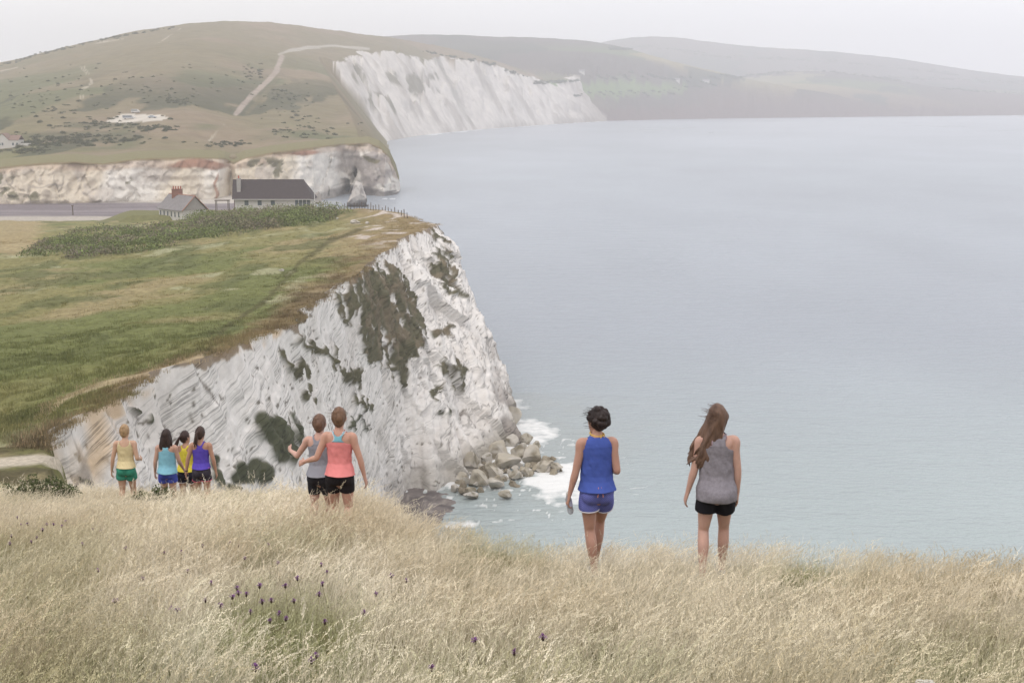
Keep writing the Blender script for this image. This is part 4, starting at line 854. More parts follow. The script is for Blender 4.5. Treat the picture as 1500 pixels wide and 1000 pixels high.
qx, qy = project(P[:, 0], P[:, 1], top_z(P[:, 0], P[:, 1])); pthd = line_dist(qx, qy, [(45, 640), (60, 622), (75, 598), (100, 580), (150, 562), (215, 548), (300, 520)])
ok = (P[:, 1] < 300) & (P[:, 0] > -.40 * P[:, 1] - 3) & (pthd > 3.5); P = P[ok]; n = len(P)
kq = kk_[ok]; P[:, 2] = top_z(P[:, 0], P[:, 1]) + .35 * fbm(P[:, 0] * .12, P[:, 1] * .12, 0, 4, 71) * sstep(0, .02, kq) - .08
gn = fbm(P[:, 0] * .09, P[:, 1] * .05, 5, 4, 75); ix = np.where(gn > .25, 1, np.where(gn < -.25, 2, 0)); ix[r_.uniform(size=n) < .12] = 1
pale = (fbm(P[:, 0] * .25, P[:, 1] * .12, 11, 4, 78) > .4) & (kq > .15); ix[pale] = 3; ix[(kq < .04) & (r_.uniform(size=n) < .7)] = 2
rot = np.stack([r_.normal(0, .12, n), r_.normal(0, .12, n), r_.uniform(0, 6.28, n)], -1)
tag(scatter('rough_turf', P, rot, r_.uniform(.5, 1.4, n), ix, tp, tint=TOPC[np.clip((kq ** (1 / 1.6) * (NI - 1)).astype(int), 0, NI - 1), ss[ok]] * 1.06), 'rough tussocky turf covering the headland field', 'grass', kind='stuff')

# ---- scrub on the downs, hedges and copses on the far hills
sc_m = mat('scrub_leaf', rough=.9, attr=True, spec=.08)
def clump(seed, n, leaf): 
    r = np.random.default_rng(seed); cs_ = r.normal(0, .42, (7, 3)) * [1, 1, .25] + [0, 0, .2]; m_ = leaf_cloud('scrub_clump', cs_, r.uniform(.4, .75, 7), n, leaf, [ph(104, 108, 78), ph(88, 92, 66), ph(118, 118, 84)], seed, .7); m_.materials.append(sc_m); return m_
cp_ = [clump(1000 + i, 260, .13) for i in range(4)]
r_ = np.random.default_rng(77); pts = []; scl = []
def drop(px_, py_, s_):
    try: p = on_down(px_, py_)
    except IndexError: return
    pts.append((p[0] + r_.normal(0, 1.5), p[1] + abs(r_.normal(0, 1.5)), p[2] - .35 * s_ * .5)); scl.append(s_)
for cx, cy, rx, ry, n_, s_ in [(110, 205, 110, 8, 150, 1.9), (70, 212, 70, 4, 60, 2.2), (150, 185, 60, 6, 60, 1.7), (260, 150, 30, 8, 40, 1.6), (215, 190, 40, 5, 50, 1.7), (370, 110, 25, 20, 40, 1.8), (420, 150, 40, 25, 60, 1.6), (330, 212, 40, 5, 40, 1.4), (200, 130, 190, 40, 130, 1.5), (60, 150, 60, 30, 60, 1.6), (450, 190, 60, 15, 60, 1.5), (30, 222, 40, 5, 40, 2.0)]:
    for _ in range(n_): drop(cx + r_.normal(0, .5) * rx, cy + r_.normal(0, .5) * ry, s_ * r_.uniform(.4, 1.3))
for _ in range(120): x_ = r_.uniform(0, 260); drop(x_, np.interp(x_, [0, 100, 200, 260], [97, 70, 49, 40]) + abs(r_.normal(0, 1.6)), r_.uniform(1.2, 3.2))     # bushes on the skyline
for ln, n_, s_ in [([(860, 120), (960, 116), (1010, 122)], 60, 6), ([(780, 124), (850, 119)], 40, 6), ([(1000, 138), (930, 143), (840, 141)], 60, 5), ([(1040, 121), (1110, 111), (1180, 103), (1250, 110), (1330, 122)], 120, 6), ([(890, 74), (960, 72), (1060, 86)], 80, 9), ([(1060, 86), (1180, 90), (1300, 100), (1400, 112)], 120, 9), ([(1290, 116), (1400, 118), (1500, 124)], 110, 8), ([(1380, 132), (1500, 138)], 60, 6), ([(1000, 130), (1050, 128)], 40, 5), ([(620, 76), (700, 92), (780, 118)], 60, 4)]:
    q = np.array(ln, float)
    for _ in range(n_): u = r_.uniform(0, len(q) - 1); i_ = int(u); p_ = q[i_] + (q[i_ + 1] - q[i_]) * (u - i_); drop(p_[0] + r_.normal(0, 1.5), p_[1] + r_.normal(0, .7), s_ * r_.uniform(.5, 1.3))
n = len(pts); rot = np.zeros((n, 3)); rot[:, 2] = r_.uniform(0, 6.28, n)
tag(scatter('scrub', pts, rot, scl, r_.integers(0, 4, n), cp_), 'scattered scrub and far hedges on the downs', 'scrub', kind='stuff')
# ================================================================== PEOPLE
def catmull(P, m):
    P = np.asarray(P, float); n = len(P)
    if n == 2: return P[0] + (P[1] - P[0]) * np.linspace(0, 1, m)[:, None]
    Q = np.vstack([2 * P[0] - P[1], P, 2 * P[-1] - P[-2]]); t = np.linspace(0, n - 1 - 1e-9, m); i = t.astype(int); f = (t - i)[:, None]
    a, b, c, d = Q[i], Q[i + 1], Q[i + 2], Q[i + 3]
    return .5 * (2 * b + (c - a) * f + (2 * a - 5 * b + 4 * c - d) * f ** 2 + (3 * b - a - 3 * c + d) * f ** 3)
def tube(P, rad, n=18, m=None, side=(1, 0, 0), cap=True):
    """tapered tube through points; rad: (half width along side, half depth) per point"""
    P = np.asarray(P, float); rad = np.array([(r, r) if np.isscalar(r) else r for r in rad], float); m = m or max(4, 5 * len(P))
    K = catmull(np.hstack([P, rad]), m); C_ = K[:, :3]; Rr = np.maximum(K[:, 3:], .001)
    T_ = np.gradient(C_, axis=0); T_ /= np.linalg.norm(T_, axis=1)[:, None]; s0 = np.array(side, float)
    S = s0 - (T_ @ s0)[:, None] * T_; S /= np.linalg.norm(S, axis=1)[:, None]; U = np.cross(T_, S)
    if cap:                                             # rounded ends
        e = min(Rr[0].min(), Rr[-1].min()); pre, post = [], []
        for q in (.95, .7, .35): pre.append((C_[0] - T_[0] * Rr[0].min() * q, Rr[0] * math.sqrt(1 - q * q), S[0], U[0])); post.insert(0, (C_[-1] + T_[-1] * Rr[-1].min() * q, Rr[-1] * math.sqrt(1 - q * q), S[-1], U[-1]))
        C_ = np.vstack([[p[0] for p in pre], C_, [p[0] for p in post]]); Rr = np.vstack([[p[1] for p in pre], Rr, [p[1] for p in post]]); S = np.vstack([[p[2] for p in pre], S, [p[2] for p in post]]); U = np.vstack([[p[3] for p in pre], U, [p[3] for p in post]])
    an = np.linspace(0, 2 * np.pi, n, endpoint=False); ca, sa = np.cos(an)[None, :, None], np.sin(an)[None, :, None]
    V = C_[:, None] + S[:, None] * ca * Rr[:, None, :1] + U[:, None] * sa * Rr[:, None, 1:]
    k = len(C_); i = np.arange(k - 1)[:, None] * n; j = np.arange(n)[None]; F_ = np.stack([i + j, i + (j + 1) % n, i + n + (j + 1) % n, i + n + j], -1).reshape(-1, 4)
    return V.reshape(-1, 3), [tuple(f) for f in F_] + [tuple(range(n))[::-1], tuple((k - 1) * n + q for q in range(n))]
def ell(c, r, n=14):
    th = np.linspace(0, np.pi, n); ph_ = np.linspace(0, 2 * np.pi, 2 * n, endpoint=False)
    V = np.array([[c[0] + r[0] * math.sin(a) * math.cos(b), c[1] + r[1] * math.sin(a) * math.sin(b), c[2] + r[2] * math.cos(a)] for a in th for b in ph_]); m = 2 * n
    return V, [(i * m + j, (i + 1) * m + j, (i + 1) * m + (j + 1) % m, i * m + (j + 1) % m) for i in range(n - 1) for j in range(m)]
def fuse(name, pieces, voxel=.0075, smooth=4, ratio=None, noise=None):
    """melt pieces into one continuous surface"""
    V = []; F_ = []; n = 0
    for v, f in pieces: V.append(v); F_ += [tuple(int(i) + n for i in q) for q in f]; n += len(v)
    me = bpy.data.meshes.new(name + '_src'); me.from_pydata(np.concatenate(V).tolist(), [], F_); bm = bmesh.new(); bm.from_mesh(me); bmesh.ops.recalc_face_normals(bm, faces=bm.faces); bm.to_mesh(me); bm.free()
    o = bpy.data.objects.new('tmp', me); C.objects.link(o)
    r = o.modifiers.new('r', 'REMESH'); r.mode = 'VOXEL'; r.voxel_size = voxel
    if smooth: s = o.modifiers.new('s', 'SMOOTH'); s.iterations = smooth; s.factor = .5
    if ratio: d = o.modifiers.new('d', 'DECIMATE'); d.ratio = ratio
    dg = bpy.context.evaluated_depsgraph_get(); out = bpy.data.meshes.new_from_object(o.evaluated_get(dg)); out.name = name
    bpy.data.objects.remove(o); bpy.data.meshes.remove(me)
    k = len(out.vertices); co = np.empty(k * 3, np.float32); out.vertices.foreach_get('co', co); co = co.reshape(-1, 3)
    if noise:
        no = np.empty(k * 3, np.float32); out.vertices.foreach_get('normal', no); no = no.reshape(-1, 3); a, f, st, sd_ = noise
        co = co + no * (a * fbm(co[:, 0] * f * st[0], co[:, 1] * f * st[1], co[:, 2] * f * st[2], 3, sd_))[:, None]; out.vertices.foreach_set('co', co.astype(np.float32).ravel())
    out.polygons.foreach_set('use_smooth', np.ones(len(out.polygons), bool)); out.update(); return out
Hh = 1.66
TZ = np.array([.455, .475, .50, .53, .57, .615, .66, .71, .75, .785, .808, .825, .84, .86, .885]) * Hh
TA = np.array([.055, .135, .163, .170, .154, .129, .131, .142, .151, .160, .158, .118, .068, .052, .050])
TB = np.array([.060, .095, .112, .118, .105, .088, .088, .098, .102, .095, .080, .066, .056, .052, .052])
TY = np.array([.00, -.01, -.018, -.022, -.010, .004, .004, .004, .0, -.006, -.010, -.012, -.008, .004, .012])
def norm(v): v = np.asarray(v, float); return v / np.linalg.norm(v)
def torso(z, build=1.0):
    return np.interp(z, TZ, TA) * build, np.interp(z, TZ, TB) * build, np.interp(z, TZ, TY)
def hand(W, f, nrm_, thumb, curl=.5, sc=1.0):
    f = norm(f); nrm_ = norm(np.array(nrm_) - np.dot(nrm_, f) * f); s = norm(np.array(thumb) - np.dot(thumb, f) * f - np.dot(thumb, nrm_) * nrm_); P = []
    P.append(tube([W - f * .02, W + f * .03, W + f * .085], [(.024, .018), (.036, .016), (.037, .013)], 14, 10, side=s))
    for q, ln in ((.028, .072), (.0095, .082), (-.0095, .077), (-.028, .06)):
        b = W + f * .075 + s * q; a1 = norm(f + nrm_ * curl * .5); a2 = norm(f + nrm_ * curl * 1.4); a3 = norm(f + nrm_ * curl * 2.6)
        p1 = b + a1 * ln * .48; p2 = p1 + a2 * ln * .32; P.append(tube([b - f * .02, b, p1, p2, p2 + a3 * ln * .25], [.0092, .0095, .0088, .0082, .007], 10, 14, side=s))
    t0 = W + f * .018 + s * .022; t1 = t0 + norm(f * .7 + s * .8 + nrm_ * .4) * .04; t2 = t1 + norm(f + s * .35 + nrm_ * .5) * .03
    P.append(tube([t0 - s * .012, t0, t1, t2, t2 + norm(f + nrm_ * .4) * .018], [.012, .0125, .011, .0095, .008], 10, 14, side=s)); return P
UA, FA = .275, .235
ARM_HANG = {-1: ((-.15, .02, -1), (-.10, .25, -1)), 1: ((.15, .02, -1), (.08, .25, -1))}
def person(spec):
    """spec: px, head row, stature, clothes and pose; the figure walks away from the camera"""
    # solve for the distance at which stature and head row agree with the slope
    d = spec['d']; tp3 = at_d(spec['px'], spec['top'], d); xx = float(tp3[0]); zz = float(hill_z(xx, d)); hgt = float(tp3[2]) - zz
    hgt = min(max(hgt, 1.56), 1.78); sc = hgt / (Hh * 1.005)
    o = empty('person', (xx, d, zz - .01), R(spec.get('yaw', 0))); o.scale = (sc, sc, sc)
    tag(o, spec['label'], 'person', 'women walking over the grassy hillside')
    bw = spec.get('build', .94); skin = mat('skin_' + spec['id'], ph(*spec['skin']), .5, .06, 14, .15, 90, spec=.3, sss=.12, bdist=.003)
    P = []; lean = spec.get('lean', 0)
    # torso and neck
    P.append(tube([(0, y, z) for z, y in zip(TZ, TY)], [(a * bw, b * bw) for a, b in zip(TA, TB)], 28, 60))
    for s in (-1, 1): P.append(ell((s * .072 * bw, -.062, .505 * Hh), (.082 * bw, .072, .085))); P.append(ell((s * .07, .075, .725 * Hh), (.06, .05, .06)))
    hy = R(spec.get('head_yaw', 0)); tilt = spec.get('head_tilt', 0)
    def HR(p): # head local -> figure
        c, s_ = math.cos(hy), math.sin(hy); x, y, z = p; x, z = x + tilt * (z + .05), z; return np.array([x * c - y * s_, x * s_ + y * c + .018, z + .932 * Hh])
    hp = [(-.118, .010, .046, .050), (-.085, .018, .055, .070), (-.045, .010, .068, .088), (0, .002, .074, .096), (.045, -.004, .071, .092), (.08, -.006, .055, .072), (.103, -.006, .026, .034)]
    ring = [HR((0, y, z)) for z, y, a, b in hp]; sd_ = (math.cos(hy), math.sin(hy), 0)
    P.append(tube(ring, [(a, b) for z, y, a, b in hp], 22, 30, side=sd_))
    P.append(tube([HR((0, .088, .012)), HR((0, .108, -.022)), HR((0, .094, -.032))], [.009, .014, .010], 10, 10)); P.append(ell(HR((0, .075, -.088)), (.024, .026, .018), 8)); P.append(tube([HR((-.022, .088, -.058)), HR((0, .097, -.058)), HR((.022, .088, -.058))], [.006, .009, .006], 8, 8, side=(0, 0, 1)))
    for s in (-1, 1): P.append(tube([HR((s * .072, -.004, -.035)), HR((s * .082, -.014, -.005)), HR((s * .078, -.012, .022))], [(.008, .014), (.009, .019), (.007, .012)], 10, 10))
    # arms
    hands = {}
    for s in (-1, 1):
        u, f = spec.get('arms', {}).get(s, ARM_HANG[s]); u, f = norm(u), norm(f); S0 = np.array([s * .158 * bw, -.008, .802 * Hh]); El = S0 + u * UA; Wr = El + f * FA
        P.append(tube([S0 + np.array([-s * .045, 0, .008]), S0 + np.array([s * .008, 0, 0]), S0 + u * .09, S0 + u * .19, El, El + f * .06, El + f * .14, Wr], [(.040, .045), (.050 * bw, .052 * bw), (.046 * bw, .047 * bw), (.039, .040), (.034, .036), (.037, .036), (.030, .029), (.0235, .021)], 18, 40, side=(0, 1, 0)))
        palm, th = spec.get('palms', {}).get(s, ((-s, .1, 0), (0, 1, .1))); P += hand(Wr, norm(f + np.array([0, .1, 0])), palm, th, spec.get('curl', {}).get(s, .5)); hands[s] = (Wr, f)
    # legs, walking
    knees = {}
    for s in (-1, 1):
        kn, an = spec['legs'][s]; hip = np.array([s * .083 * bw, -.01, .495 * Hh]); kn = np.array(kn, float); an = np.array(an, float); knees[s] = (hip, kn, an)
        mt = hip + (kn - hip) * .5; cf = kn + (an - kn) * .32
        P.append(tube([hip + [0, 0, .05], hip + (kn - hip) * .15, mt, hip + (kn - hip) * .8, kn, cf + np.array([0, -.014, 0]), kn + (an - kn) * .7, an, an + [0, 0, -.03]], [(.080 * bw, .09 * bw), (.088 * bw, .092 * bw), (.074 * bw, .079 * bw), (.056, .060), (.050, .053), (.052, .056), (.038, .040), (.031, .035), (.032, .038)], 18, 46))
        P.append(tube([an + [0, -.035, -.04], an + [0, .03, -.045], an + [0, .12, -.052], an + [0, .175, -.056]], [(.026, .024), (.036, .032), (.042, .022), (.030, .014)], 14, 16))
    body = mesh_obj('body', fuse('body', P, .0068, 3, .4), skin, o)
    for s in (-1, 1):
        v, f = ell(HR((s * .031, .083, .0)), (.012, .012, .009), 8); e_ = mesh_obj('eye', np_mesh('eye', v, f), mat('eye_white', (.7, .7, .68), .3), o); v, f = ell(HR((s * .031, .094, .0)), (.005, .003, .005), 6); mesh_obj('iris', np_mesh('iris', v, f), mat('iris', (.05, .03, .02), .3), e_)
        kn, an = spec['legs'][s]; an = np.array(an, float)
        v, f = tube([an + [0, -.045, -.042], an + [0, .03, -.043], an + [0, .12, -.052], an + [0, .19, -.058]], [(.034, .032), (.043, .037), (.050, .027), (.036, .019)], 16, 18); sm = bpy.data.meshes.new('shoe'); sm.from_pydata(v.tolist(), [], f); sm.polygons.foreach_set('use_smooth', np.ones(len(sm.polygons), bool)); mesh_obj('shoe', sm, mat('shoe_grey', ph(150, 150, 155), .7), o)
    # ---- top
    tp_ = spec['top_style']; hem = tp_['hem'] * Hh; loose = tp_.get('loose', .012); NTH, NZ = 108, 96
    zs = np.linspace(hem, .846 * Hh, NZ); th = np.linspace(0, 2 * np.pi, NTH, endpoint=False); ZZ, TH = np.meshgrid(zs, th, indexing='ij')
    zc_ = np.maximum(ZZ, .535 * Hh) if hem < .53 * Hh else ZZ; a, b, yc = torso(zc_, bw)
    if tp_.get('baggy'): a = np.where(zc_ < .77 * Hh, np.maximum(a, .143 * bw), a); b = np.where(zc_ < .77 * Hh, np.maximum(b, .098 * bw), b)
    lo = .012 + loose * sstep(.72 * Hh, hem, ZZ) + .006 * tp_.get('baggy', 0) * sstep(.78 * Hh, .70 * Hh, ZZ)
    seat = .055 * np.exp(-((ZZ - .505 * Hh) / .09) ** 2) * np.clip(-np.sin(TH), 0, 1) ** 1.5
    bust = .045 * np.exp(-((ZZ - .725 * Hh) / .07) ** 2) * np.clip(np.sin(TH), 0, 1)
    wr = (.004 + loose * .45) * fbm(TH * 2.2, ZZ * 9 + TH * 1.5, spec['top'] * .1, 3, 601) * sstep(.80 * Hh, .70 * Hh, ZZ) + .002 * fbm(TH * 5, ZZ * 30 + 3 * TH, 1, 2, 602)
    X = np.cos(TH) * (a + lo + wr); Yy = yc + np.sin(TH) * (b + lo + wr + seat + bust); V = np.stack([X, Yy, ZZ + .004 * np.sin(TH * 2 + spec['top'])], -1)
    zf = ZZ / Hh; ax = np.abs(X); back = np.sin(TH) < 0; st = tp_['cut']
    zo, xo, zi, xi = {'racer': ([.74, .757, .77, .785, .80, .815, .83, .846], [.19, .145, .088, .058, .052, .060, .076, .086], [.79, .806, .815, .83, .846], [-1, -1, .012, .040, .05]),
                      'wide_racer': ([.74, .757, .772, .79, .81, .83, .846], [.19, .15, .100, .072, .066, .080, .09], [.80, .818, .83, .846], [-1, -1, .03, .048]),
                      'tank': ([.74, .757, .775, .80, .83, .846], [.19, .152, .128, .116, .098, .09], [.765, .775, .785, .80, .82, .846], [-1, .0, .05, .074, .082, .078]),
                      'high': ([.74, .757, .775, .80, .825, .846], [.19, .156, .136, .128, .110, .10], [.82, .832, .84, .846], [-1, -1, .03, .05])}[st]
    if st != 'tank': fo = ([.74, .757, .775, .80, .83, .846], [.19, .145, .118, .106, .09, .086], [.75, .765, .78, .80, .82, .846], [-1, .0, .045, .06, .062, .05])
    else: fo = (zo, xo, zi, xi)
    xout = np.where(back, np.interp(zf, zo, xo), np.interp(zf, fo[0], fo[1])); xin = np.where(back, np.interp(zf, zi, xi), np.interp(zf, fo[2], fo[3]))
    keep = ((zf < .745) | ((ax <= xout) & (ax >= xin)))
    V = V.reshape(-1, 3); vi = np.arange(NZ * NTH).reshape(NZ, NTH); Fq = np.stack([vi[:-1], np.roll(vi, -1, 1)[:-1], np.roll(vi, -1, 1)[1:], vi[1:]], -1)
    kf = keep[:-1] & np.roll(keep, -1, 1)[:-1] & keep[1:] & np.roll(keep, -1, 1)[1:]
    def garment(name, sel, m_, parent, off=0.0):
        Fs = Fq[sel]; used, inv = np.unique(Fs, return_inverse=True); Vs = V[used].copy()
        if off: cN = np.stack([np.cos(TH), np.sin(TH), 0 * TH], -1).reshape(-1, 3)[used]; Vs += cN * off
        g_ = mesh_obj(name, np_mesh(name, Vs, inv.reshape(-1, 4)), m_, parent); sd2 = g_.modifiers.new('cloth', 'SOLIDIFY'); sd2.thickness = .004; sd2.offset = -1; return g_
    cloth = mat('cloth_' + spec['id'], ph(*tp_['col']), .85, tp_.get('var', .05), tp_.get('vs', 9), .35, 22, spec=.15, bdist=.01)
    top = garment('tank_top', kf, cloth, o)
    dist_edge = np.minimum(np.abs(ax - xout), np.where(xin > 0, np.abs(ax - xin), 9)); edge = (dist_edge < .011) & (zf > .757) & keep
    if tp_.get('trim'): garment('edging', kf & (edge[:-1]), mat('trim_' + spec['id'], ph(*tp_['trim']), .8), top, .003)
    if tp_.get('yoke'): garment('yoke', kf & (~edge[:-1]) & (zf[:-1] > .772) & back[:-1], mat('yoke_' + spec['id'], ph(*tp_['yoke']), .8), top, .0025)
    # ---- shorts
    sh = spec['shorts']; P = [tube([(0, y, z) for z, y in zip(TZ[1:7], TY[1:7])], [((a + .010) * bw, (b + .012) * bw) for a, b in zip(TA[1:7], TB[1:7])], 28, 30)]; hems = []
    P[0] = tube([(0, np.interp(z, TZ, TY), z) for z in np.linspace(.472, sh.get('waist', .60), 7) * Hh], [((np.interp(z, TZ, TA) + .009) * bw, (np.interp(z, TZ, TB) + .011) * bw) for z in np.linspace(.472, sh.get('waist', .60), 7) * Hh], 28, 30, cap=False)
    for s in (-1, 1):
        hip, kn, an = knees[s]; fr = sh['len']; hp_ = hip + (kn - hip) * fr; fl = sh.get('flare', .012)
        P.append(ell((s * .072 * bw, -.064, .505 * Hh), (.092 * bw, .082, .095))); r0 = .10 * bw; rr = np.interp(fr, [0, .15, .5, .8], [.092, .09, .077, .06]) * bw + fl
        P.append(tube([hip + [0, 0, .04], hip + (hp_ - hip) * .5, hp_], [(.092 * bw, .1 * bw), (np.interp(fr * .5, [0, .15, .5], [.09, .089, .077]) * bw + fl * .8, .096 * bw + fl * .5), (rr, rr * 1.05)], 22, 20, cap=False)); hems.append((hp_, norm(kn - hip), rr))
    smat = mat('shorts_' + spec['id'], ph(*sh['col']), .8, .06, 12, .3, 25, spec=.15, bdist=.008)
    if sh.get('pattern') and not smat.get('pat'):
        smat['pat'] = 1; t = smat.node_tree; b_ = t.nodes['Principled BSDF']; src = b_.inputs['Base Color'].links[0].from_socket; tcn = t.nodes.new('ShaderNodeTexCoord'); br = t.nodes.new('ShaderNodeTexBrick'); br.inputs['Scale'].default_value = 26; br.inputs['Mortar Size'].default_value = .05; br.inputs['Color1'].default_value = (1, 1, 1, 1); br.inputs['Color2'].default_value = (.9, .9, .9, 1); br.inputs['Mortar'].default_value = (2.4, 2.2, 1.9, 1)
        mp_ = t.nodes.new('ShaderNodeMapping'); mp_.inputs['Rotation'].default_value = (R(90), 0, 0); t.links.new(tcn.outputs['Object'], mp_.inputs[0]); t.links.new(mp_.outputs[0], br.inputs['Vector']); v_ = t.nodes.new('ShaderNodeVectorMath'); v_.operation = 'MULTIPLY'; t.links.new(src, v_.inputs[0]); t.links.new(br.outputs[0], v_.inputs[1]); t.links.new(v_.outputs[0], b_.inputs['Base Color'])
    shorts = mesh_obj('shorts', fuse('shorts', P, .008, 3, .5, (.004, 14, (1, 1, .5), 603)), smat, o)
    if sh.get('trim'):
        for hp_, ax_, rr in hems:
            m_ = MB(); u_ = norm(np.cross(ax_, (0, 1, 0))); w2 = np.cross(ax_, u_); pts = [hp_ + (u_ * math.cos(t_) * rr + w2 * math.sin(t_) * rr * 1.05) * 1.0 for t_ in np.linspace(0, 2 * np.pi, 25)]
            v, f = tube(pts, [.006] * 25, 8, 50, side=tuple(ax_), cap=False); mesh_obj('hem_trim', np_mesh('hem_trim', v, [q for q in f if len(q) == 4]), mat('strim_' + spec['id'], ph(*sh['trim']), .8), shorts)
    if sh.get('band'):
        zb = sh.get('waist', .6) * Hh - .02; a_, b_, y_ = torso(zb, bw); pts = [((a_ + .014) * math.cos(t_), y_ + (b_ + .016) * math.sin(t_), zb) for t_ in np.linspace(0, 2 * np.pi, 33)]; v, f = tube(pts, [(.010, .005)] * 33, 8, 66, side=(0, 0, 1), cap=False); mesh_obj('waistband', np_mesh('waistband', v, [q for q in f if len(q) == 4]), mat('band_' + spec['id'], ph(*sh['band']), .8), shorts)
    if sh.get('cord'):
        for q in (-.012, .014): v, f = tube([(q, -.150, .565 * Hh), (q * 1.4 + .004, -.166, .545 * Hh), (q * 2, -.178, .515 * Hh)], [.004, .004, .0035], 7, 12); mesh_obj('drawstring', np_mesh('drawstring', v, [g for g in f if len(g) == 4]), mat('orange_cord', ph(232, 150, 110), .8), shorts)
    # ---- hair
    hs = spec['hair']; hm_ = mat('hair_' + spec['id'], ph(*hs['col']), .55, .35, 30, .8, 60, spec=.3, stretch=(1, 1, .25), bdist=.006); P = []
    P.append(ell(HR((0, -.014, .020)), (.088, .103, .112), 16)); P.append(ell(HR((0, -.05, -.03)), (.068, .060, .07), 12))
    kind = hs['kind']; rs_ = np.random.default_rng(spec['top']); strands = []
    if kind == 'bun': P.append(ell(HR(hs.get('at', (0, -.07, .085))), (.042, .042, .036), 10)); P.append(ell(HR((.01, -.09, .02)), (.05, .03, .05), 8))
    if kind == 'updo': P.append(ell(HR((.005, -.085, .015)), (.056, .045, .062), 10)); P.append(ell(HR((-.02, -.06, .075)), (.05, .045, .035), 10))
    if kind == 'curly_up':
        for i in range(26): v_ = norm(rs_.normal(0, 1, 3) + [0, -.8, .35]); P.append(ell(HR(np.array([0, -.02, .02]) + v_ * np.array([.085, .105, .10])), (.030, .030, .028), 7))
        P.append(ell(HR((.045, -.095, -.01)), (.045, .04, .05), 8))
    locks = []
    if kind == 'bob':
        for i in range(34): an = R(200 + 140 * i / 33 + rs_.normal(0, 4)); c_, s_ = math.cos(an), math.sin(an); x_ = .078 * c_; y_ = .088 * s_; L_ = rs_.uniform(.19, .25); locks.append(([HR((x_ * .8, y_ * .8, .06)), HR((x_ * 1.12, y_ * 1.12, -.02)), HR((x_ * 1.35 + rs_.normal(-.01, .015), y_ * 1.2, -.02 - L_ * .55)), HR((x_ * 1.45 + rs_.normal(-.02, .02), y_ * 1.15, -.02 - L_))], rs_.uniform(.013, .02)))
    if kind == 'pony':
        sx = hs.get('side', -1); q0 = HR((sx * .01, -.10, .035)); P.append(ell(q0, (.026, .026, .026), 8))
        for i in range(16): w_ = rs_.normal(0, .012, 3); locks.append(([q0 + [0, .01, 0], q0 + np.array([sx * .02, -.035, -.02]) + w_ * .4, q0 + np.array([sx * hs.get('sw', .05), -.045, -.12]) + w_, q0 + np.array([sx * hs.get('sw', .05) * 1.9, -.03, -.24]) + w_ * 1.6], rs_.uniform(.010, .016)))
    if kind == 'long':
        for i in range(60):
            an = R(185 + 170 * i / 59 + rs_.normal(0, 4)); c_, s_ = math.cos(an), math.sin(an); x_ = .080 * c_; y_ = .092 * s_; L_ = rs_.uniform(.24, .40); b = rs_.uniform(.5, 1.5); wv_ = rs_.normal(0, .018, 2)
            locks.append(([HR((x_ * .75, y_ * .75, .075)), HR((x_ * 1.08, y_ * 1.08, .01)), HR((x_ * 1.05 - .03 * b, y_ * 1.12, -.09)), HR((x_ * .9 - .075 * b + wv_[0], y_ * 1.05, -.10 - L_ * .45)), HR((x_ * .8 - .115 * b + wv_[1], y_ * .95 - .01, -.09 - L_ * .78)), HR((x_ * .8 - .150 * b - wv_[0] * 2, y_ * .95, -.08 - L_))], rs_.uniform(.010, .019)))
    for pts, r0 in locks: P.append(tube(pts, [r0 * .9, r0 * 1.1] + [r0] * (len(pts) - 3) + [r0 * .25], 8, 22))
    P = [p for p in P]
    hair = mesh_obj('hair', fuse('hair', P, .0065, 1, .55, (.006, 26, (1, 1, .35), 604)), hm_, o)
    # keep the face clear: hair vertices in front of the forehead line are pulled inside the head
    me = hair.data; co = np.empty(len(me.vertices) * 3, np.float32); me.vertices.foreach_get('co', co); co = co.reshape(-1, 3); hc = HR((0, 0, 0)); fx = np.array([-math.sin(hy), math.cos(hy), 0]); rel = co - hc; fy = rel @ fx; msk = (fy > .035) & (rel[:, 2] < .055) & (rel[:, 2] > -.13); co[msk] = hc + rel[msk] * .72; me.vertices.foreach_set('co', co.astype(np.float32).ravel()); me.update()
    V2 = []; F2 = []                                     # loose strands in the wind
    for i in range(hs.get('wisps', 40)):
        v_ = norm(rs_.normal(0, 1, 3) + [0, -.6, .3]); p0 = HR(v_ * np.array([.084, .10, .095]) + [0, -.015, .015]); w_ = np.array([-1, -.1, .1]) * rs_.uniform(.02, .07) + rs_.normal(0, .018, 3); p1 = p0 + v_ * .012 + w_ * .4; p2 = p0 + v_ * .012 + w_
        v, f = tube([p0, p1, p2], [.0016, .0013, .0006], 4, 7, cap=False); n0_ = len(V2); V2 += v.tolist(); F2 += [[q + n0_ for q in g] for g in f if len(g) == 4]
    mesh_obj('loose_strands', np_mesh('loose_strands', V2, F2), hm_, hair)
    for ac_ in spec.get('extras', []):
        if ac_ == 'necklace':
            pts = [HR((.066 * math.cos(t_), -.006 + .068 * math.sin(t_), -.135 + .012 * math.sin(t_))) for t_ in np.linspace(0, 2 * np.pi, 25)]; v, f = tube(pts, [(.009, .007)] * 25, 8, 60, side=(0, 0, 1), cap=False); mesh_obj('neck_strap', np_mesh('neck_strap', v, [g for g in f if len(g) == 4]), mat('yellow_strap', ph(236, 190, 90), .7), o)
            for q in (-.012, .010): v, f = tube([HR((q, -.072, -.128)), HR((q * 1.5, -.086, -.145)), HR((q * 2.4, -.09, -.17))], [.005, .005, .004], 7, 10); mesh_obj('strap_tie', np_mesh('strap_tie', v, [g for g in f if len(g) == 4]), mat('yellow_strap', ph(236, 190, 90), .7), o)
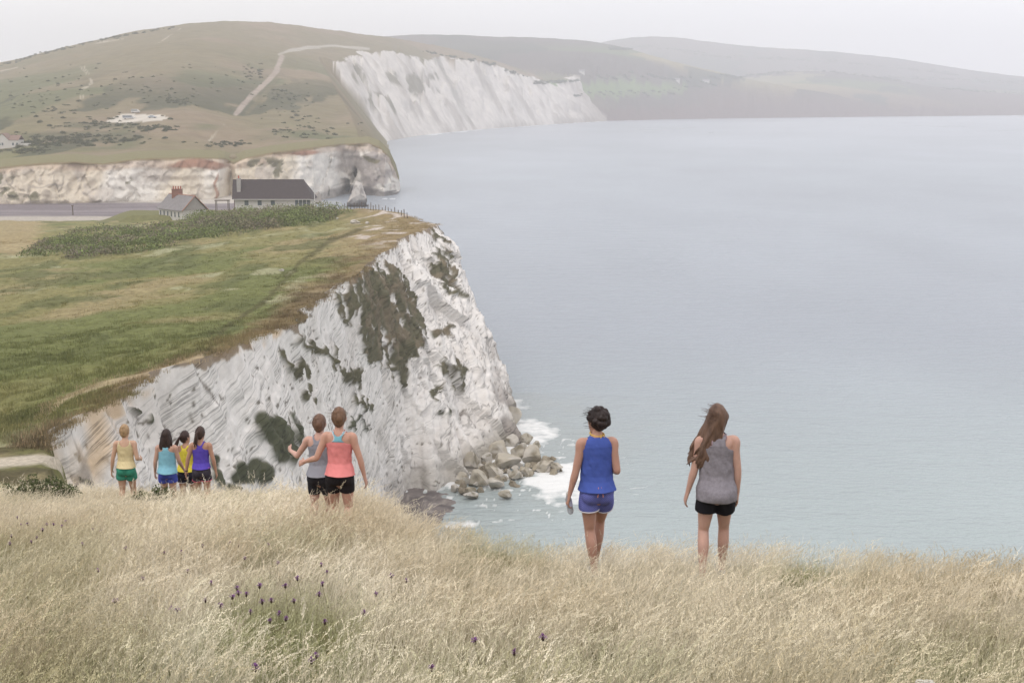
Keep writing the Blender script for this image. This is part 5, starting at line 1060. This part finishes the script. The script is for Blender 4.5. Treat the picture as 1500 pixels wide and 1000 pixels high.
        if ac_ == 'watch':
            Wr, f_ = hands[-1]; pts = [Wr - f_ * .02 + np.array([.025 * math.cos(t_), .025 * math.sin(t_), 0]) for t_ in np.linspace(0, 2 * np.pi, 21)]; v, f = tube(pts, [(.010, .004)] * 21, 8, 42, side=tuple(f_), cap=False); mesh_obj('wrist_band', np_mesh('wrist_band', v, [g for g in f if len(g) == 4]), mat('black_band', (.02, .02, .02), .6), o)
    return o, hands
def leg(s, ky, ay, az=.075, kz=.285, kx=.088, ax=.085): return ((s * kx, ky, kz * Hh), (s * ax, ay, az))
STAND = {-1: leg(-1, .03, -.02), 1: leg(1, .05, .06)}
STEP_L = {-1: leg(-1, .10, .14, .075), 1: leg(1, .02, -.20, .10)}
STEP_R = {1: leg(1, .10, .14, .075), -1: leg(-1, .02, -.20, .10)}
black = (46, 44, 50)
PEOPLE = [
 dict(id='yellow', d=24.0, px=182, top=621, h=1.66, yaw=4, skin=(222, 178, 150), label='woman in pale yellow tank top and green shorts, leftmost of the walkers', head_yaw=-12, legs=STEP_R, arms={-1: ((-.28, -.02, -1), (-.16, .2, -1)), 1: ((.22, -.12, -1), (.05, .9, -.25))},
      top_style=dict(cut='tank', col=(240, 220, 168), hem=.545, loose=.008, trim=(250, 236, 196)), shorts=dict(col=(58, 150, 124), len=.38, flare=.022, waist=.585), hair=dict(kind='bun', col=(186, 152, 112))),
 dict(id='sky', d=23.6, px=243, top=628, h=1.62, yaw=0, skin=(214, 168, 146), label='woman with dark shoulder length curls in light blue top and blue shorts', legs=STEP_L, arms={-1: ((-.25, .0, -1), (-.15, .35, -1)), 1: ((.25, .1, -1), (.2, .6, -.8))},
      top_style=dict(cut='racer', col=(140, 202, 222), hem=.525, loose=.008, baggy=1, trim=(176, 222, 236)), shorts=dict(col=(72, 88, 190), len=.36, flare=.02), hair=dict(kind='bob', col=(62, 46, 42), wisps=70)),
 dict(id='lemon', d=24.3, px=271, top=634, h=1.60, yaw=-6, skin=(206, 156, 130), label='woman in bright yellow top partly hidden behind the one in purple', head_yaw=-25, head_tilt=-.1, legs=STEP_R, arms={-1: ((-.85, .1, -.35), (-.35, .75, .45)), 1: ((.2, .1, -1), (.1, .3, -1))},
      top_style=dict(cut='racer', col=(244, 224, 60), hem=.55, loose=.014), shorts=dict(col=(44, 42, 60), len=.36, flare=.018, trim=(236, 226, 226)), hair=dict(kind='pony', col=(66, 46, 42), side=-1, sw=.07)),
 dict(id='purple', d=23.2, px=293, top=624, h=1.67, yaw=0, skin=(202, 152, 126), label='woman in purple racerback top and dark shorts edged in pink', head_yaw=-8, legs=STEP_L, arms={-1: ((-.34, .0, -1), (-.18, .12, -1)), 1: ((.26, .0, -1), (.12, .22, -1))},
      top_style=dict(cut='racer', col=(98, 76, 196), hem=.555, loose=.008), shorts=dict(col=(66, 60, 70), len=.34, flare=.016, trim=(236, 100, 124), band=(190, 90, 190), waist=.575), hair=dict(kind='pony', col=(74, 54, 46), side=-1, sw=.03), extras=['watch']),
 dict(id='slate', d=17.1, px=467, top=606, h=1.64, yaw=-10, skin=(224, 176, 158), label='woman in grey top and black leggings beside the one in pink', head_yaw=10, legs=STEP_R, arms={-1: ((-.62, .15, -.85), (-.62, .75, .05)), 1: ((.2, .05, -1), (.1, .3, -1))},
      top_style=dict(cut='racer', col=(160, 160, 170), hem=.535, loose=.008, trim=(176, 176, 184)), shorts=dict(col=black, len=.55, flare=.005), hair=dict(kind='updo', col=(122, 92, 74))),
 dict(id='coral', d=16.5, px=496, top=596, h=1.72, yaw=-4, skin=(218, 166, 144), label='woman in coral pink top with blue and white racerback and black shorts', head_yaw=8, build=.96, legs=STEP_L, arms={-1: ((-.40, -.12, -.9), (-.62, .45, -.30)), 1: ((.34, .0, -1), (.20, .15, -1))},
      top_style=dict(cut='racer', col=(255, 150, 148), hem=.535, loose=.006, trim=(246, 238, 240), yoke=(130, 196, 212)), shorts=dict(col=(40, 34, 36), len=.42, flare=.006), hair=dict(kind='updo', col=(128, 96, 74), wisps=60)),
 dict(id='royal', d=13.6, build=.92, px=875, top=595, h=1.66, yaw=8, skin=(206, 156, 136), label='woman in blue top and patterned blue shorts carrying a bottle', head_yaw=28, legs={-1: ((-.055, .03, .285 * Hh), (-.015, -.03, .075)), 1: ((.075, .20, .31 * Hh), (.035, .26, .02))}, arms={-1: ((-.22, -.06, -1), (-.24, .1, -1)), 1: ((.14, -.14, -1), (-.1, .95, .12))}, curl={-1: 1.1},
      top_style=dict(cut='high', col=(74, 98, 186), hem=.535, loose=.006, baggy=1.3), shorts=dict(col=(84, 92, 164), len=.36, flare=.022, trim=(232, 226, 230), pattern=1, cord=1), hair=dict(kind='curly_up', col=(54, 42, 40), wisps=120), extras=['necklace']),
 dict(id='heather', d=12.7, px=1052, top=591, h=1.68, yaw=0, skin=(216, 170, 152), label='woman with long windblown brown hair in long grey vest, rightmost of the walkers', head_yaw=-6, build=.95, legs={-1: leg(-1, .02, -.10, ax=.12, kx=.105), 1: leg(1, .10, .14, ax=.09, kx=.095)}, arms={-1: ((-.20, .0, -1), (-.24, .15, -1)), 1: ((.15, -.02, -1), (.03, .12, -1))},
      top_style=dict(cut='wide_racer', col=(150, 144, 152), hem=.475, loose=.010, baggy=1, var=.14, vs=40, trim=(176, 148, 156)), shorts=dict(col=(36, 34, 40), len=.44, flare=.022), hair=dict(kind='long', col=(120, 92, 76), wisps=160)),
]
HANDS = {}
for s_ in PEOPLE: HANDS[s_['id']] = person(s_)
# bottle held in the left hand of the woman in blue: a thing of its own
po, hd = HANDS['royal']; Wr, f_ = hd[-1]; loc = np.array(Wr) + np.array(f_) * .085 + np.array([.022, .015, 0]); bpy.context.view_layer.update()
bt = empty('water_bottle'); bt.location = po.matrix_world @ Vector(loc); bt.rotation_euler = (R(12), R(-10), 0); tag(bt, 'clear plastic water bottle held low in a hand', 'bottle')
clear = mat('clear_plastic', ph(226, 228, 236), .15, spec=.5)
clear.node_tree.nodes['Principled BSDF'].inputs['Transmission Weight'].default_value = .5
v, f = tube([(0, 0, -.10), (0, 0, -.09), (0, 0, -.03), (0, 0, .035), (0, 0, .07), (0, 0, .09)], [.028, .032, .030, .032, .022, .013], 18, 30); mesh_obj('bottle_body', np_mesh('bottle_body', v, [g for g in f if len(g) == 4]), clear, bt)
v, f = tube([(0, 0, .09), (0, 0, .108)], [.015, .015], 14, 4); mesh_obj('cap', np_mesh('cap', v, [g for g in f if len(g) == 4]), white_paint, bt)
v, f = tube([(0, 0, -.03), (0, 0, .03)], [.0325, .0325], 18, 6, cap=False); mesh_obj('paper_label', np_mesh('paper_label', v, [g for g in f if len(g) == 4]), mat('bottle_label', ph(206, 204, 226), .6), bt)
# a walker far off on the down
p = on_down(524, 184); wk = bpy.data.objects.new('person', None); link(wk); wk.location = tuple(p); tag(wk, 'tiny distant walker in dark clothes on the down above the point', 'person')
P = [tube([(s * .1, 0, 0), (s * .1, .05, .45), (s * .09, 0, .88)], [.06, .07, .1], 10, 10) for s in (-1, 1)] + [tube([(0, 0, .85), (0, 0, 1.1), (0, 0, 1.38), (0, 0, 1.5)], [(.17, .12), (.15, .11), (.19, .12), (.06, .06)], 14, 16), ell((0, .01, 1.63), (.085, .1, .12), 10)] + [tube([(s * .19, 0, 1.38), (s * .26, .03, 1.1), (s * .24, .12, .88)], [.055, .045, .035], 10, 12) for s in (-1, 1)]
mesh_obj('body', fuse('body', P, .02, 2), mat('dark_cloth', ph(70, 84, 74), .9), wk)
# ================================================================== FOREGROUND GRASS AND FLOWERS
straw_m = mat('dry_grass', rough=.7, attr=True, spec=.2); instancer_tint(straw_m)
bb = straw_m.node_tree.nodes['Principled BSDF']; bb.inputs['Transmission Weight'].default_value = 0
def grass_tuft(seed, n=15, h=.46, spread=.09, heads=.75, lean=(.10, .0), green=.2):
    r = np.random.default_rng(seed); V = []; Fa = []; Cc = []
    ST = [np.array([1.12, 1.10, 1.02]), np.array([1.0, .98, .92]), np.array([.90, .87, .80]), np.array([1.2, 1.17, 1.1])]; GR = np.array([.50, .58, .34])
    def strip(pts, w, col, sidev):
        k = len(V); m = len(pts)
        for i, p in enumerate(pts):
            ww = w * (1 - .85 * i / (m - 1)); V.append(tuple(p - sidev * ww)); V.append(tuple(p + sidev * ww)); Cc.extend([col, col])
        for i in range(m - 1): Fa.append((k + 2 * i, k + 2 * i + 1, k + 2 * i + 3, k + 2 * i + 2))
    for i in range(n):
        b = np.array([*r.normal(0, spread, 2), -.03]); an = r.uniform(0, 6.28); hh = h * r.uniform(.65, 1.2); di = np.array([math.cos(an), math.sin(an), 0]) * r.uniform(.03, .22) * hh + np.array([*lean, 0]) * hh * r.uniform(.3, 2.2)
        t_ = np.linspace(0, 1, 5)[:, None]; pts = b + np.array([0, 0, 1]) * hh * (t_ - .10 * t_ ** 3 * np.linalg.norm(di) / hh * 3) + di * t_ ** 2.2
        sv = norm(np.array([-di[1], di[0], 0]) + r.normal(0, .3, 3) * np.linalg.norm(di) + 1e-4); col = ST[r.integers(0, 4)] * r.uniform(.85, 1.12); strip(pts, .0020, col, sv)
        if r.uniform() < heads:                          # seed head: spikelets round the bent tip
            d_ = norm(pts[-1] - pts[-2] + di * .25); L_ = r.uniform(.07, .15); m = 24; tip = pts[-1]; hc = col * r.uniform(1.1, 1.4)
            bendv = norm(di + 1e-5) * L_ * r.uniform(.0, .5) + np.array([0, 0, -1]) * L_ * r.uniform(0, .25); fat = r.uniform(.7, 1.35)
            for q in range(m):
                u = q / (m - 1); p = tip + d_ * L_ * u + bendv * u * u; o_ = norm(r.normal(0, 1, 3)); o_ = norm(o_ - np.dot(o_, d_) * d_); e = norm(d_ * 1.6 + o_ * .42); ln = .0135 * fat * (1.15 - .6 * u); w = .0021 * fat; s2 = norm(np.cross(e, r.normal(0, 1, 3))); p = p + o_ * .003 * fat; k = len(V)
                V.extend([tuple(p), tuple(p + e * ln * .45 + s2 * w), tuple(p + e * ln), tuple(p + e * ln * .45 - s2 * w)]); Cc.extend([hc] * 4); Fa.append((k, k + 1, k + 2, k + 3))
        for q in range(2):                               # leaf blades low down
            an = r.uniform(0, 6.28); dl_ = np.array([math.cos(an), math.sin(an), 0]); hl = h * r.uniform(.3, .75); t_ = np.linspace(0, 1, 4)[:, None]; p3 = b + np.array([0, 0, 1]) * hl * (t_ - .35 * t_ ** 3) + dl_ * hl * .55 * t_ ** 2
            strip(p3, .0026, (GR if r.uniform() < green else ST[r.integers(1, 3)] * np.array([.88, .88, .8])) * r.uniform(.8, 1.15), norm(np.array([-dl_[1], dl_[0], .1])))
    me = np_mesh('grass_tuft', V, Fa, Cc, smooth=False); me.materials.append(straw_m); return me
gp = [grass_tuft(700 + i, lean=(.06 + .05 * (i % 3), .02), green=(.15, .3, .5)[i % 3]) for i in range(6)] + [grass_tuft(720 + i, n=16, h=.34, heads=.3, green=.95) for i in range(2)] + [grass_tuft(730 + i, n=9, h=.62, heads=1, lean=(.2, 0), spread=.07) for i in range(2)]
r_ = np.random.default_rng(21)
n = 30000; y = np.sqrt(r_.uniform(5.2 ** 2, 28.5 ** 2, n)); x = r_.uniform(-1, 1, n) * (.40 * y + 1.6)
yc = smooth_pl(x, CRX, CRY); ok = (y < yc + 2.2); x, y = x[ok], y[ok]; n = len(x)
z = hill_z(x, y); px_, py_ = project(x, y, z + .3)
g = fbm(x * .45, y * .45, 0, 3, 801); gz_ = np.maximum.reduce([blob(px_, py_, 405, 900, 130, 55), blob(px_, py_, 60, 820, 120, 50) * .35, blob(px_, py_, 1180, 812, 45, 12), blob(px_, py_, 730, 975, 300, 30) * .5, blob(px_, py_, 1400, 960, 130, 50) * .5, blob(px_, py_, 200, 940, 160, 40) * .25])
green = np.clip(sstep(.15, .7, g) * .5 + gz_ * .9 + sstep(860, 1000, py_) * .18, 0, 1)
tint = mixc(np.ones((n, 3)) * ph(220, 210, 190), ph(204, 191, 166), sstep(-.3, .5, fbm(x * .8, y * .8, 3, 3, 802))); tint = mixc(tint, ph(236, 228, 212), sstep(.0, .6, fbm(x * .6, y * .3, 9, 3, 803)) * .8)
tint = mixc(tint, ph(150, 154, 100), green * .8); tint = mixc(tint, ph(176, 158, 118), sstep(1330, 1480, px_) * sstep(870, 810, py_) * .7)
ix = r_.integers(0, 6, n); ix[(r_.uniform(size=n) < green * .75)] = 6 + r_.integers(0, 2, ((r_.uniform(size=n) < 2).sum()))[:1][0]; tl = r_.uniform(size=n) < lerp(.38, .10, sstep(7, 12, y)); ix[tl & (green < .5)] = 8 + (np.arange((tl & (green < .5)).sum()) % 2)
hmap = np.clip(.80 + .28 * blob(x, y, -3.2, 16.5, 1.7, 5) - .22 * sstep(-1.6, .2, x) * sstep(9.0, 11.5, y) + .12 * sstep(9, 6, y), .5, 1.2)
sc_g = r_.uniform(.75, 1.15, n) * (1 - .28 * green) * hmap * (1 + .12 * g)
# trodden where the walkers stand: a little lower round their legs
tint = tint * np.array([1.12, 1.12, 1.14])
rot = np.stack([r_.normal(0, .08, n), r_.normal(.03, .08, n), r_.normal(0, .7, n)], -1)
tag(scatter('dry_grass', np.stack([x, y, z], -1), rot, sc_g, ix, gp, tint=tint), 'tall dry straw coloured grass with feathery seed heads over the hillside', 'grass', kind='stuff')
# ---- purple knapweed
stem_m = mat('flower_stem', ph(150, 142, 102), .8); bud_m = mat('flower_bud', ph(84, 66, 58), .8); petal_m = mat('knapweed_petal', ph(150, 100, 158), .7, .2, 60); white_pet = mat('umbel_white', ph(226, 220, 206), .8)
def flower_parts(seed):
    r = np.random.default_rng(seed); h = .335; pts = [(0, 0, -.03), (.01, .0, h * .5), (.03 * r.normal(), .02 * r.normal(), h)]; v, f = tube(pts, [.0022, .002, .0018], 6, 10); st = np_mesh('stem', v, [g for g in f if len(g) == 4]); st.materials.append(stem_m)
    t_ = np.array(pts[-1]); v, f = ell(t_ + [0, 0, .008], (.009, .009, .012), 7); bd_ = np_mesh('bud', v, f); bd_.materials.append(bud_m); V = []; F_ = []
    for i in range(30):
        an = r.uniform(0, 6.28); el = r.uniform(-.1, 1.3); d = np.array([math.cos(an) * math.cos(el), math.sin(an) * math.cos(el), math.sin(el)]); s2 = norm(np.cross(d, (0, 0, 1)) + 1e-3); p = t_ + [0, 0, .014]; ln = r.uniform(.016, .024); k = len(V)
        V += [tuple(p + d * .004), tuple(p + d * ln + s2 * .0035), tuple(p + d * ln * 1.15), tuple(p + d * ln - s2 * .0035)]; F_.append((k, k + 1, k + 2, k + 3))
    pe = np_mesh('petals', V, F_, smooth=False); pe.materials.append(petal_m); return st, bd_, pe
FP = [flower_parts(900 + i) for i in range(4)]
spots = [(353, 862), (360, 872), (398, 873), (418, 855), (432, 876), (376, 866), (367, 892), (410, 893), (463, 868), (477, 858), (478, 838), (322, 888), (312, 860), (335, 872), (170, 882), (208, 850), (247, 886), (252, 896), (275, 838), (296, 800), (228, 793), (197, 772), (45, 790), (40, 770), (52, 786), (78, 768), (135, 775), (165, 798), (145, 835), (335, 800), (350, 802), (392, 798), (60, 778), (30, 768), (215, 802), (240, 808), (264, 812), (545, 868), (573, 846), (594, 848), (529, 898), (704, 942), (752, 958), (631, 978), (800, 938), (462, 955), (456, 968), (372, 982), (475, 915), (440, 850), (420, 900), (395, 905), (385, 885), (343, 860), (300, 880), (18, 782), (66, 770), (94, 772), (120, 800), (185, 806), (310, 812), (360, 815), (408, 826), (470, 828), (12, 800), (100, 762), (25, 760), (150, 780)]
r_ = np.random.default_rng(31)
for i, (fx_, fy_) in enumerate(spots):
    lo, hi = 5.0, 30.0                                  # ray meets the flower-head level of the slope
    for _ in range(30):
        md_ = (lo + hi) / 2; p = at_d(fx_, fy_, md_)
        if p[2] > float(hill_z(p[0], md_)) + .35: lo = md_
        else: hi = md_
    st, bd_, pe = FP[i % 4]; o = empty('knapweed', (p[0], p[1], float(hill_z(p[0], p[1]))), r_.uniform(0, 6.28)); k_ = r_.uniform(.95, 1.12); big = 1.25 if i in (0, 3, 13) else .8 + .25 * (i % 3) / 2; o.scale = (k_ * big * .88, k_ * big * .88, k_ * .97)
    tag(o, 'purple knapweed flower standing in the dry grass', 'flower', 'knapweed flowers in the dry grass')
    for nm, m_ in (('stem', st), ('bud', bd_), ('petals', pe)): link(bpy.data.objects.new(nm, m_), o)
def umbel(px_, py_, label):
    lo, hi = 5.0, 30.0
    for _ in range(30):
        md_ = (lo + hi) / 2; p = at_d(px_, py_, md_)
        if p[2] > float(hill_z(p[0], md_)) + .5: lo = md_
        else: hi = md_
    o = empty('wild_carrot', (p[0], p[1], float(hill_z(p[0], p[1])))); tag(o, label, 'flower', 'white umbel flowers')
    v, f = tube([(0, 0, -.03), (.01, 0, .25), (0, 0, .48)], [.003, .003, .002], 6, 10); mesh_obj('stem', np_mesh('stem', v, [g for g in f if len(g) == 4]), stem_m, o); V = []; F_ = []
    for i in range(60): a_ = r_.uniform(0, 6.28); q = math.sqrt(r_.uniform()) * .038; c_ = np.array([q * math.cos(a_), q * math.sin(a_), .50 - 3 * q * q + r_.normal(0, .002)]); v, f = ell(c_, (.006, .006, .004), 4); k = len(V); V += v.tolist(); F_ += [[z_ + k for z_ in g] for g in f]
    mesh_obj('umbel', np_mesh('umbel', V, F_), white_pet, o)
for a_ in [(1146, 888, 'white umbel flower left of centre in the right-hand grass'), (1362, 904, 'white umbel flower toward the right edge of the grass'), (1356, 999, 'white umbel flower at the bottom edge of the grass')]: umbel(*a_)
# ---- low shrubs on the brow, left
def shrub(px_, d_, w_, h_, n_, seed, label):
    xw = (px_ - 750) / F * d_ * 1.02; z_ = float(hill_z(xw, d_)); r = np.random.default_rng(seed); o = empty('shrub', (xw, d_, z_)); tag(o, label, 'shrub', 'shrubs on the brow')
    ms = MB(); tips = []
    for i in range(14): a_ = r.uniform(0, 6.28); q = r.uniform(.2, .95) * w_ / 2; tp_ = (q * math.cos(a_), q * math.sin(a_) * .7, h_ * r.uniform(.6, 1.05)); ms.cyl((tp_[0] * .2, tp_[1] * .2, -.05), tp_, .010, .004, 6); tips.append(tp_)
    ms.build('branches', mat('twig', ph(92, 78, 62), .9), o); cs_ = [(t_[0] * u, t_[1] * u, t_[2] * u) for t_ in tips for u in (.65, .85, 1.0)]
    me = leaf_cloud('leaves', cs_, [.10 * r.uniform(.7, 1.3) for _ in cs_], n_, .020, [ph(96, 106, 66), ph(116, 122, 80), ph(82, 90, 60), ph(128, 130, 92)], seed, .9); mesh_obj('leaves', me, leaf_m, o)
shrub(52, 24.0, 1.0, .62, 2600, 41, 'largest dark green shrub on the brow at the far left'); shrub(88, 23.6, .7, .55, 1600, 42, 'smaller dark shrub right of the largest one on the brow'); shrub(20, 24.6, .6, .45, 1200, 43, 'small shrub at the left edge of the brow')
shrub(222, 22.2, .5, .46, 900, 44, 'low leafy shrub in the grass in front of the woman in light blue'); shrub(200, 22.0, .35, .40, 500, 45, 'sparse little shrub between the two leftmost women')
